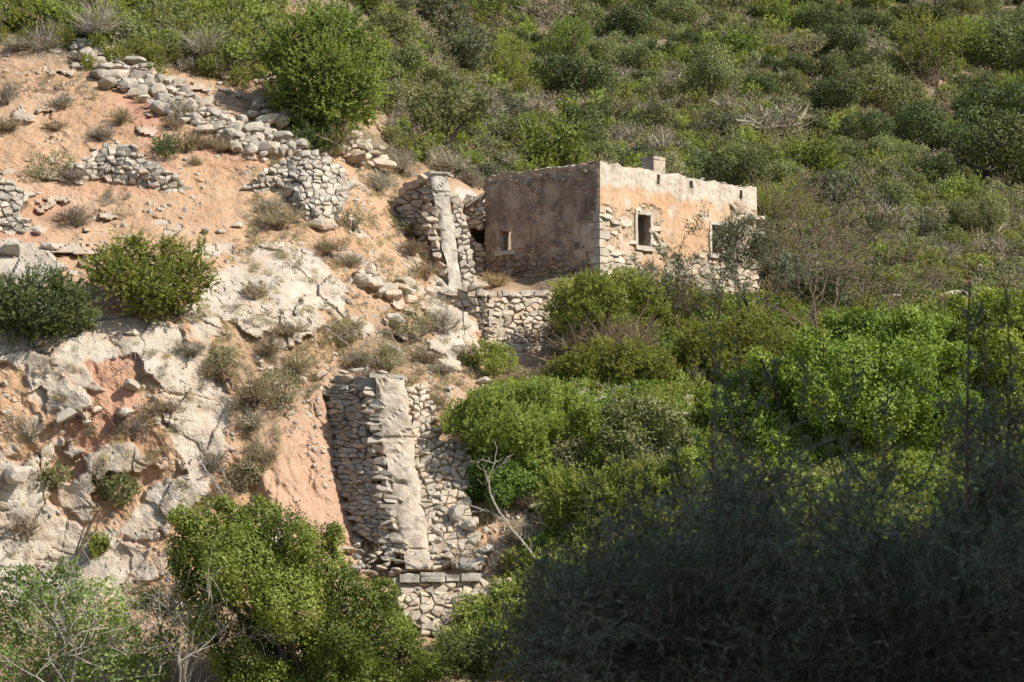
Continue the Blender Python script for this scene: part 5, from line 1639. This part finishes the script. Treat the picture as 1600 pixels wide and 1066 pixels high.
# smaller shrubs and dry cushions on the open slope and the cliff: (type, u, v of the foot, width, height, label)
SMALL = [
 ('greydry',343,124,66,46,'grey dry shrub at the end of the green thicket on the upper slope'),('greydry',290,112,50,36,'grey dry shrub against the green thicket, above the boulder line'),
 ('dry',188,197,66,40,'brown dry cushion in the red patch of the orange slope'),('greydry',158,222,56,34,'grey dry cushion just above the mound-shaped wall'),
 ('greydry',28,82,62,36,'grey dry shrub at the top left corner of the orange slope'),('greydry',85,60,50,36,'grey dry shrub before the head of the boulder line'),('greydry',125,98,46,22,'dry cushion against the upper boulder line'),
 ('greydry',12,165,40,50,'grey dry shrub on the left edge, upper orange slope'),('dry',18,208,54,34,'brown dry shrub on the left edge, under the grey one'),('greydry',100,172,56,34,'thin grey shrub in the middle of the upper orange slope'),('dry',90,205,56,24,'flat brown cushion under the thin grey shrub on the upper orange slope'),
 ('sage',75,285,90,56,'yellowish sage bush hiding the left end of the mound-shaped wall'),('greydry',110,288,60,40,'grey twigs leaning on the left end of the mound-shaped wall'),('greydry',120,356,92,46,'grey dry shrub under the mound-shaped wall'),
 ('dry',290,240,60,50,'dry brown shrub right of the small green cushion'),('dry',318,236,54,40,'dry grass tuft against the lower boulder line'),('dry',305,262,30,26,'dead brown twig clump below the small green cushion'),('dry',345,240,50,34,'straw-coloured tuft under the boulder line'),
 ('greydry',285,185,60,40,'thin dry shrub over the middle of the boulder line'),('dry',268,205,40,34,'dry shrub in the red earth under the boulder line'),
 ('dry',437,362,84,54,'brown dry bush left of the smooth pale boulder'),('greydry',420,330,56,28,'grey dry cushion under the left tip of the curved wall'),('sage',552,362,70,44,'sage bush right of the curved dry wall'),('greydry',548,420,64,34,'grey cushion below the sage bush and the curved wall'),('dry',512,400,80,36,'brown dry cushion above the white rock slope'),
 ('greydry',590,300,70,46,'grey dry shrub left of the upper sluice head'),('greydry',628,276,66,46,'grey dry shrub behind the upper sluice head'),('greydry',700,275,80,50,'grey dry bush between upper sluice and house'),('greydry',735,292,60,44,'grey dry bush against the left corner of the house'),('sage',748,270,50,34,'sage bush peeking over the lean-to wall'),
 ('sage',640,372,60,30,'low grey-green plants at the foot of the upper sluice pile'),('dry',640,400,70,36,'dry grass on the rubble left of the upper sluice'),('dry',665,440,60,40,'dry grass at the left foot of the upper sluice'),('straw',775,450,66,34,'yellow dry grass in front of the shaded house wall'),
 ('dry',397,470,56,40,'rust-brown dry shrub in the hollow of the white rock slope'),('dry',430,350,40,30,'small dry tuft on the orange slope beside the brown bush'),
 ('greydry',300,560,70,40,'grey dry shrub under the yellow-green juniper'),('dry',335,600,70,56,'dry tuft hanging down the white cliff face'),('sage',345,580,60,44,'sage tuft on the upper right edge of the white cliff'),
 ('dry',400,640,90,70,'brown bush on the bank between white cliff and clay bluff'),('sage',440,640,90,70,'yellowish bush above the clay bluff'),('dry',455,590,90,50,'dry brush on the slope above the clay bluff'),('dry',420,560,80,50,'brown brush above the dry bushes of the bank'),('greydry',390,680,60,50,'grey twigs on the left side of the clay bluff'),('dry',450,530,80,36,'dry grass patch under the white rock slope'),
 ('sage',645,535,84,56,'sage bush left of the retaining wall'),('greydry',690,520,60,50,'grey dry bush touching the retaining wall'),('sage',610,580,90,46,'sage bush above the lower sluice head'),('greydry',560,575,80,36,'grey twigs behind the lower sluice head'),('sage',530,545,80,50,'sage bush left of the white forked branches'),('dry',665,570,70,36,'dry brush above the right pile of the lower sluice'),('greydry',690,590,60,30,'grey cushion on the path above the right pile'),('sage',720,560,50,24,'sage tuft left of the small bright green bush'),('sage',815,600,70,30,'pale sage cushion under the foot of the retaining wall'),('dry',850,600,50,40,'brown brush at the foot of the retaining wall'),('dry',680,640,50,40,'dry brush right of the lower sluice head'),
 ('greydry',45,700,70,70,'tall grey-green shrub on the left cliff'),('mid',85,768,60,44,'green shrub below the tall grey one on the left cliff'),('mid',185,795,90,60,'dark green shrub hanging in the middle of the lower cliff'),('sage',150,770,70,50,'sage shrub beside the dark green one of the lower cliff'),('dry',230,745,80,60,'dry brush on the lower cliff right of the green shrubs'),('greydry',205,690,70,60,'dry grey brush under the angular ledge block'),('dry',35,845,64,50,'dry yellowish tuft low on the left cliff'),('heath',155,872,46,44,'bright green heath beside the twisted root'),
 ('greydry',330,740,60,50,'grey dry shrub under the white cliff face'),('sage',375,770,90,60,'sage brush above the large mastic tree'),('dry',410,740,70,70,'brown brush left of the clay bluff'),('dry',340,790,60,40,'dry stalks touching the top of the large mastic tree'),('dry',90,630,40,20,'small dry tuft on the white cliff'),('dry',260,650,50,34,'dry tuft in the crack of the white cliff'),
 ('dry',600,885,70,50,'dry beige brush at the left foot of the lower chute'),('dry',728,892,56,50,'dry brown brush standing on the slab ledge'),('greydry',785,905,60,44,'grey brush at the right end of the slab ledge'),('sage',760,820,56,40,'sage brush at the bend of the bleached branch'),('dry',830,800,60,44,'red-brown stems under the dark-leaved bush'),('dry',810,860,60,44,'dry brush under the bleached bent branch'),('dry',590,830,30,30,'dry tuft in the dark cleft of the shaded pile'),
 ('sage',760,640,50,40,'sage tuft at the upper edge of the broad light green bush'),('olive',1085,620,50,50,'pale olive shrub right of the half-buried stones'),('sage',1020,610,60,34,'sage brush above the half-buried stones'),('dry',900,600,60,44,'dark brown brush under the dome shrub'),
 ('fig',720,980,36,60,'bright climbing sprig on the base wall'),('fig',790,905,40,30,'pale leafy sprig on the right end of the base wall'),
]
_pc = {}
def get_proto(typ, kq, w=2.0, h=1.3, k=6, dens=1.0, size=1.0):
    key = (typ, kq, round(size, 2))
    if key not in _pc:
        _pc[key] = proto_mesh('shrub', typ, w, h, k, 1000 + kq * 7 + len(typ), dens, size)
    return _pc[key]
KN = {'greydry': ('dry_shrub', 'dry shrub'), 'dry': ('dry_shrub', 'dry shrub'), 'straw': ('dry_grass_tuft', 'grass tuft'), 'sage': ('sage_bush', 'bush'), 'mid': ('green_shrub', 'shrub'), 'heath': ('heath_shrub', 'shrub'), 'olive': ('olive_shrub', 'shrub'), 'fig': ('leafy_sprig', 'plant')}
for i, (typ, u, v, w, h, lab) in enumerate(SMALL):
    D = TD(u, v)
    sc = D / F
    sz = {True: 1.6, False: 1.0}[w * sc < 1.4]
    me = get_proto(typ, i % 4, dens=(0.9 if typ in ('dry', 'greydry', 'straw') else 0.5), size=sz)
    wm, hm = w * sc / 2.0, h * sc / 1.45
    obj_at(KN[typ][0], me, P(u, v, D + 0.05), lab, KN[typ][1], sc=(wm * 1.1, wm * .9, hm * 1.1))

# ------------------------------------------------------------------ the scrub on the hillside behind
HS = {
 'dark': ('maquis_shrub', 'dark green rounded shrub', 'shrub', 'dark evergreen shrubs on the hillside'),
 'mid': ('maquis_shrub', 'olive green shrub', 'shrub', 'olive green shrubs on the hillside'),
 'heath': ('heath_shrub', 'yellow-green shrub', 'shrub', 'yellow-green shrubs on the hillside'),
 'olive': ('wild_olive', 'silvery wild olive shrub', 'shrub', 'wild olives on the hillside'),
 'greydry': ('dry_shrub', 'grey leafless shrub', 'dry shrub', 'grey leafless shrubs on the hillside'),
 'sage': ('sage_shrub', 'brownish sage shrub', 'shrub', 'sage shrubs on the hillside'),
 'juniper': ('juniper', 'dense green juniper', 'juniper', 'junipers on the hillside'),
 'russet': ('russet_shrub', 'small rust-red shrub', 'shrub', 'rust-red shrubs on the hillside'),
}
BPROTO = {}
for t, n_, dn, sz in (('dark', 4, .55, .72), ('mid', 4, .5, .75), ('heath', 3, .5, .95), ('olive', 2, .5, .9), ('greydry', 4, .8, 1.5), ('sage', 3, .6, 1.0), ('juniper', 3, .5, 1.0), ('russet', 1, .4, .8)):
    BPROTO[t] = [proto_mesh('shrub', t, 2.4, 1.9 if t != 'juniper' else 2.4, 7, 2000 + q * 13 + len(t), dn, sz) for q in range(n_)]
ZONE = [(430,-60),(570,20),(595,120),(600,195),(620,255),(700,262),(752,300),(765,285),(930,268),(1000,290),(1190,320),(1192,440),(1215,500),(1480,500),(1660,470),(1680,-60)]
rb = random.Random(5)
placed = []
def weights(u, v):
    if (u > 1200 and v < 320) or (u > 950 and v < 120): return dict(dark=.50, mid=.24, juniper=.14, greydry=.06, olive=.02, heath=.03, sage=.02, russet=.004)
    if v < 110: return dict(dark=.34, mid=.28, juniper=.12, greydry=.13, olive=.05, heath=.06, sage=.03, russet=.006)
    if u < 820 and v > 150: return dict(heath=.30, mid=.22, greydry=.27, dark=.07, sage=.08, olive=.06)
    if u > 1180 and v > 300: return dict(greydry=.30, sage=.18, mid=.24, heath=.10, olive=.13, dark=.05)
    return dict(mid=.30, greydry=.18, dark=.24, sage=.09, heath=.11, olive=.06, juniper=.04, russet=.006)
tries = 0
while len(placed) < 400 and tries < 60000:
    tries += 1
    u, v = rb.uniform(440, 1670), rb.uniform(-60, 500)
    if not inpoly(np.array([u]), np.array([v]), ZONE)[0]: continue
    D = TD(u, v)
    wt = weights(u, v)
    t = rb.choices(list(wt), list(wt.values()))[0]
    wpx = rb.choice((.6, .8, 1.0, 1.2, 1.7)) * rb.uniform(.85, 1.15) * (3.3 if t in ('dark', 'juniper') else 2.7) * F / D * (1.0 if t != 'russet' else .45)
    if v < 60: wpx *= 1.15
    mind = wpx * 0.40
    if any(abs(u - q[0]) < 60 and math.hypot(u - q[0], (v - q[1]) * 1.5) < (mind + q[2] * 0.40) * 0.5 * 1.18 for q in placed): continue
    placed.append((u, v, wpx, t, D))
BLARGE = {t: [proto_mesh('shrub', t, 2.4, 1.9 if t != 'juniper' else 2.4, 9, 3000 + q * 17 + len(t), .5, .5) for q in range(2)] for t in ('dark', 'mid', 'juniper', 'heath')}
BIGLAB = []
for (u, v, wpx, t, D) in placed:
    me = rb.choice(BLARGE[t] if (wpx * D / F > 3.0 and t in BLARGE) else BPROTO[t])
    s = wpx * D / F / 2.4
    nm, lab, cat, grp = HS[t]
    o = obj_at(nm, me, P(u, v + wpx * 0.18, D), None, cat, grp, sc=(s, s, s * rb.uniform(.8, 1.1)))
    zone = ('top hillside' if v < 95 else 'mid hillside' if v < 215 else 'lower hillside')
    zx = ('left of the house' if u < 760 else 'above the house' if u < 1190 else 'right of the house' if u < 1400 else 'far right')
    if v > 260 and u > 1190: zone = 'low scrub slope'
    size = 'large' if wpx * D / F > 3.0 else 'small' if wpx * D / F < 2.0 else ''
    BIGLAB.append([o, (size + ' ' if size and t != 'russet' else '') + lab, zone + ' ' + zx, u])
from collections import defaultdict
dd = defaultdict(list)
for b in BIGLAB: dd[(b[1], b[2])].append(b)
ORD = ['leftmost', 'second from left', 'third from left', 'fourth from left', 'fifth from left', 'sixth from left', 'seventh from left', 'eighth from left', 'ninth from left', 'tenth from left', 'eleventh from left', 'twelfth from left', 'thirteenth from left', 'fourteenth from left', 'fifteenth from left', 'sixteenth from left', 'seventeenth from left', 'eighteenth from left', 'nineteenth from left', 'twentieth from left'] + ['farther right on'] * 60
for (a, z), lst in dd.items():
    lst.sort(key=lambda b: b[3])
    for i, b in enumerate(lst):
        b[0]['label'] = (a + ' ' + z) if len(lst) == 1 else (a + ', ' + ORD[i] + ' ' + z)

# ------------------------------------------------------------------ ground cover nobody could count
def scatter(name, label, pts, scl, protos, tilt=0.15, kind='stuff'):
    n = len(pts)
    me = bpy.data.meshes.new(name)
    me.vertices.add(n)
    me.vertices.foreach_set('co', np.asarray(pts, np.float32).ravel())
    g = np.random.default_rng(n)
    rot = np.stack([g.normal(0, tilt, n), g.normal(0, tilt, n), g.uniform(0, 6.28, n)], -1).astype(np.float32)
    a = me.attributes.new('rot', 'FLOAT_VECTOR', 'POINT'); a.data.foreach_set('vector', rot.ravel())
    a = me.attributes.new('scl', 'FLOAT', 'POINT'); a.data.foreach_set('value', np.asarray(scl, np.float32))
    a = me.attributes.new('pick', 'INT', 'POINT'); a.data.foreach_set('value', g.integers(0, len(protos), n).astype(np.int32))
    o = bpy.data.objects.new(name, me)
    col.objects.link(o)
    tag(o, label, kind=kind)
    cc = bpy.data.collections.new(name + '_variants')
    for k, m in enumerate(protos):
        po = bpy.data.objects.new('%s_variant_%02d' % (name, k), m)
        cc.objects.link(po)
    ng = bpy.data.node_groups.new(name, 'GeometryNodeTree')
    ng.interface.new_socket('Geometry', in_out='INPUT', socket_type='NodeSocketGeometry')
    ng.interface.new_socket('Geometry', in_out='OUTPUT', socket_type='NodeSocketGeometry')
    gi, go = ng.nodes.new('NodeGroupInput'), ng.nodes.new('NodeGroupOutput')
    iop = ng.nodes.new('GeometryNodeInstanceOnPoints')
    ci = ng.nodes.new('GeometryNodeCollectionInfo')
    ci.inputs['Collection'].default_value = cc
    ci.inputs['Separate Children'].default_value = True
    ci.inputs['Reset Children'].default_value = True
    def na(nm, ty):
        x = ng.nodes.new('GeometryNodeInputNamedAttribute'); x.data_type = ty; x.inputs['Name'].default_value = nm
        return x.outputs['Attribute']
    L = ng.links
    L.new(gi.outputs[0], iop.inputs['Points'])
    L.new(ci.outputs[0], iop.inputs['Instance'])
    iop.inputs['Pick Instance'].default_value = True
    L.new(na('pick', 'INT'), iop.inputs['Instance Index'])
    L.new(na('rot', 'FLOAT_VECTOR'), iop.inputs['Rotation'])
    L.new(na('scl', 'FLOAT'), iop.inputs['Scale'])
    L.new(iop.outputs[0], go.inputs[0])
    md = o.modifiers.new('scatter', 'NODES')
    md.node_group = ng
    return o

def ground_pts(n, poly, seed, cond=None):
    g = np.random.default_rng(seed)
    xs = [p[0] for p in poly]; ys = [p[1] for p in poly]
    U = g.uniform(min(xs), max(xs), n); V = g.uniform(min(ys), max(ys), n)
    k = inpoly(U, V, poly)
    U, V = U[k], V[k]
    out, uv = [], []
    for u, v in zip(U, V):
        if cond and not cond(u, v): continue
        out.append(P(u, v, TD(u, v))[:]); uv.append((u, v))
    return np.array(out), np.array(uv), g

tuft = lambda t, s, dn=.5, sz=1.0: proto_mesh('tuft', t, 1.0, .75, 3, s, dn, sz, False)
under = [tuft('mid', 1, .5, .8), tuft('mid', 2, .5, .8), tuft('dark', 3, .5, .75), tuft('greydry', 4, .9, 1.6), tuft('greydry', 5, .9, 1.6), tuft('sage', 6, .5, 1.1), tuft('heath', 7, .45, 1.0), tuft('greydry', 8, .9, 1.3), tuft('dry', 9, .9, 1.6)]
fn = lambda u, v, s, seed: float(vnoise(np.array([[u / s, v / s, 0.5]]), seed)[0])
pts, uv, g_ = ground_pts(9500, ZONE, 71, lambda u, v: fn(u, v, 60, 3) > -0.55 and not ((u > 1250 and v < 310) and rb.random() < .45))
scatter('undergrowth', 'low tangled undergrowth between the shrubs of the hillside', pts, g_.uniform(.5, 1.25, len(pts)), under)
MIDZ = [(870,470),(1000,440),(1190,480),(1500,480),(1660,460),(1680,1060),(660,1060),(800,900),(850,860),(840,760),(700,690),(720,650),(900,600),(880,560)]
under2 = [tuft('heath', 11, .5, 1.0), tuft('heath', 17, .5, 1.0), tuft('mastic', 13, .5, 1.1), tuft('dry', 14, .9, 1.4), tuft('bright', 15, .5, .9), tuft('mastic', 16, .5, .9)]
pts, uv, g_ = ground_pts(5200, MIDZ, 72)
scatter('scrub_undergrowth', 'low mixed undergrowth filling the hollow below the house', pts, g_.uniform(.6, 1.3, len(pts)), under2)
SLZ = [(-60,50),(420,130),(600,230),(640,290),(690,450),(760,560),(840,620),(700,680),(520,570),(480,640),(400,760),(330,800),(230,900),(-60,920)]
drygr = [tuft('dry', 21, .5, 1.3), tuft('greydry', 22, .5, 1.3), tuft('straw', 23, .45, 1.3), tuft('sage', 24, .3, .8)]
pts, uv, g_ = ground_pts(7500, SLZ, 73, lambda u, v: (RKM(u, v) < .5 or rb.random() < .28) and fn(u, v, 45, 8) > (0.3 if u < 340 and v < 480 else 0.05 if u < 380 else -.5))
scatter('dry_grass', 'thin dry grass and small withered cushions on the open slope', pts, g_.uniform(.18, .62, len(pts)), drygr)
thz = [(-60,-60),(430,-60),(440,110),(380,125),(300,110),(200,80),(60,48),(-60,55)]
pts, uv, g_ = ground_pts(1500, thz, 74)
scatter('thicket_undergrowth', 'leafy undergrowth at the top of the orange slope', pts, g_.uniform(.7, 1.5, len(pts)), [under[0], under[1], under[6], under[3]])
peb = [boulder_mesh(k, 'stone_cliff', 1) for k in range(4)] + [boulder_mesh(k, 'stone_warm', 1) for k in range(4, 7)]
RUB = [(-60,60),(400,120),(600,240),(700,450),(770,570),(860,600),(860,900),(640,900),(560,860),(400,600),(330,800),(230,900),(-60,920)]
pts, uv, g_ = ground_pts(15000, RUB, 75, lambda u, v: (RKM(u, v) < .5 or rb.random() < .15) and fn(u, v, 30, 5) + .5 * fn(u, v, 90, 6) > (.15 if u < 420 else -.25))
scatter('rubble', 'small limestone rubble strewn over the slope', pts, .03 + .15 * g_.uniform(0, 1, len(pts)) ** 3.0, peb, .6)

# ------------------------------------------------------------------ the near tree in the shade
def near_tree(label, base_uvD, region, n_twigs, seed, Dr=(15.5, 19.5)):
    g = np.random.default_rng(seed); rnd = random.Random(seed)
    bD = base_uvD[2]
    b = P(base_uvD[0], 1066, bD); b.z = -2.7
    root = empty('tamarisk_tree', b, label, 'tree')
    G_ = Geo()
    # limbs
    tips = []
    for (u, v, D, r) in region['limbs']:
        e = P(u, v, D) - b
        st = Vector((g.normal() * .12, g.normal() * .12, 0))
        m1 = st.lerp(e, .35) + Vector(g.normal(size=3) * .12); m2 = st.lerp(e, .7) + Vector(g.normal(size=3) * .10)
        G_.tube([st, st.lerp(m1, .5), m1, m1.lerp(m2, .5), m2, e], [r, r * .9, r * .75, r * .6, r * .4, r * .12], 7)
        tips.append((m1, m2, e))
    P0, T, LN = [], [], []
    TN = []
    for (u0, v0, ru, rv, cnt, vis) in region['blobs']:
        for ic in range(int(cnt * n_twigs)):
            if ic % 22 == 0:
                ca, cq, cD, tn = rnd.uniform(0, 6.283), math.sqrt(rnd.random()), rnd.uniform(*Dr), rnd.uniform(0, .8)
                cd = Vector((rnd.gauss(0, .5), rnd.gauss(0, .4), rnd.gauss(.45, .35)))
            a, q = ca, cq
            if vnoise(np.array([[(u0 + math.cos(a) * q * ru) / 55, (v0 + math.sin(a) * q * rv) / 45, .5]]), 8)[0] < -.12 - .5 * (v0 + math.sin(a) * q * rv > 930): continue
            u, v = u0 + math.cos(a) * q * ru, v0 + math.sin(a) * q * rv
            P0.append(P(u, v, cD) - b + Vector([rnd.gauss(0, .075) for _ in range(3)]))
            T.append((cd + Vector([rnd.gauss(0, .5) for _ in range(3)])).normalized())
            LN.append(rnd.uniform(.10, .28) * vis)
            TN.append(tn)
    for (pl, w) in region['sprigs']:
        D = rnd.uniform(Dr[0], Dr[1])
        pp = [P(x, y, D) - b for x, y in pl]
        G_.tube(pp, [.0045 * w - .0028 * w * i / len(pp) for i in range(len(pp))], 4)
        for k in range(len(pp) - 1):
            seg = pp[k + 1] - pp[k]
            m = max(2, int(seg.length / .06))
            for i in range(m):
                P0.append(pp[k] + seg * (i / m)); dv = (seg.normalized() * .6 + Vector([rnd.gauss(0, .6) for _ in range(3)])).normalized()
                T.append(dv); LN.append(rnd.uniform(.02, .07) * (1.2 - k / len(pp) * .6))
    P0 = np.array([p[:] for p in P0]); T = np.array([p[:] for p in T]); LN = np.array(LN)
    n = len(P0)
    # twig ribbons
    S = nrm_(np.cross(T, rdir(n, g))) * .0035
    tip = P0 + T * LN[:, None]
    V1 = np.stack([P0 - S, P0 + S, tip + S * .3, tip - S * .3], 1).reshape(-1, 3)
    o = bpy.data.objects.new('twigs', np_mesh('twigs', V1, np.arange(n * 4).reshape(n, 4), None, [M['twig']])); col.objects.link(o); o.parent = root
    k = 15
    t = g.uniform(0.0, 1, (n, k))
    C = P0[:, None] + T[:, None] * (t * LN[:, None])[..., None]
    A = T[:, None] * .7 + g.normal(size=(n, k, 3)) * .55
    TN = np.array(TN + [.5] * (n - len(TN)))
    V, Q, lv = leaves_mesh(C.reshape(-1, 3), A.reshape(-1, 3),   .042, .0075, g, np.repeat(TN, k))
    o = bpy.data.objects.new('crown', np_mesh('crown', V, Q, None, [M['tamarisk']], None, dict(lv=lv))); col.objects.link(o); o.parent = root
    o = G_.build('trunk', M['twig']); o.parent = root
    return root

REG = {
 'limbs': [(1000,820,17.5,.025),(1150,780,17.5,.025),(1320,800,17.2,.025),(900,950,17.8,.025),(1200,900,17,.03),(1420,840,17.3,.03),(1100,920,18,.03),(1560,720,17.6,.03)],
 'blobs': [(1180,1000,330,80,2.2,1.0),(1070,900,190,80,.75,1.0),(990,950,130,90,.5,1.0),(920,1020,110,60,.45,1.0),(1250,890,260,70,.55,1),(1450,940,200,130,1.5,1),(1440,990,110,90,1.0,1),(1540,880,80,150,.6,1),(1120,830,140,60,.30,1),(1250,1050,420,60,2.3,1),(980,860,80,60,.12,1),(1470,830,180,80,.22,1),(1280,770,220,60,.14,1),(1570,760,60,90,.10,1)],
 'sprigs': [([(1120,800),(1112,700),(1118,600),(1108,500)],1),([(1155,760),(1160,650),(1155,560),(1152,515)],1),([(1150,700),(1180,650),(1205,600),(1225,545)],1),([(1165,740),(1145,690),(1120,650),(1112,600)],.9),
   ([(1150,705),(1140,640),(1118,560)],.8),([(1220,790),(1218,700),(1222,640)],1.1),([(1215,800),(1240,740),(1280,690)],1),([(1330,850),(1300,720),(1290,640),(1275,620)],1.1),([(1250,760),(1252,660),(1262,560)],.8),([(1380,780),(1384,680),(1388,600)],.9),
   ([(1320,760),(1330,640),(1335,560)],.8),([(1510,800),(1512,600),(1515,440)],1.6),([(1540,700),(1540,560),(1534,470)],1.3),([(1575,720),(1578,560),(1572,450)],1.2),([(1500,700),(1540,640),(1600,600)],1),([(1440,760),(1470,690),(1490,640)],1),
   ([(1590,700),(1500,640),(1430,600)],1.1),([(1600,760),(1540,700),(1480,670)],1),([(1010,860),(985,780),(960,700)],.6),([(1080,820),(1065,740),(1050,690)],.7),([(880,960),(860,900),(850,860)],.8),([(1180,800),(1200,760),(1260,700),(1330,680)],.9)],
}
near_tree('dark feathery tamarisk tree in deep shade, filling the bottom right corner', (1200, 0, 17.5), REG, 1350, 5)
#--END
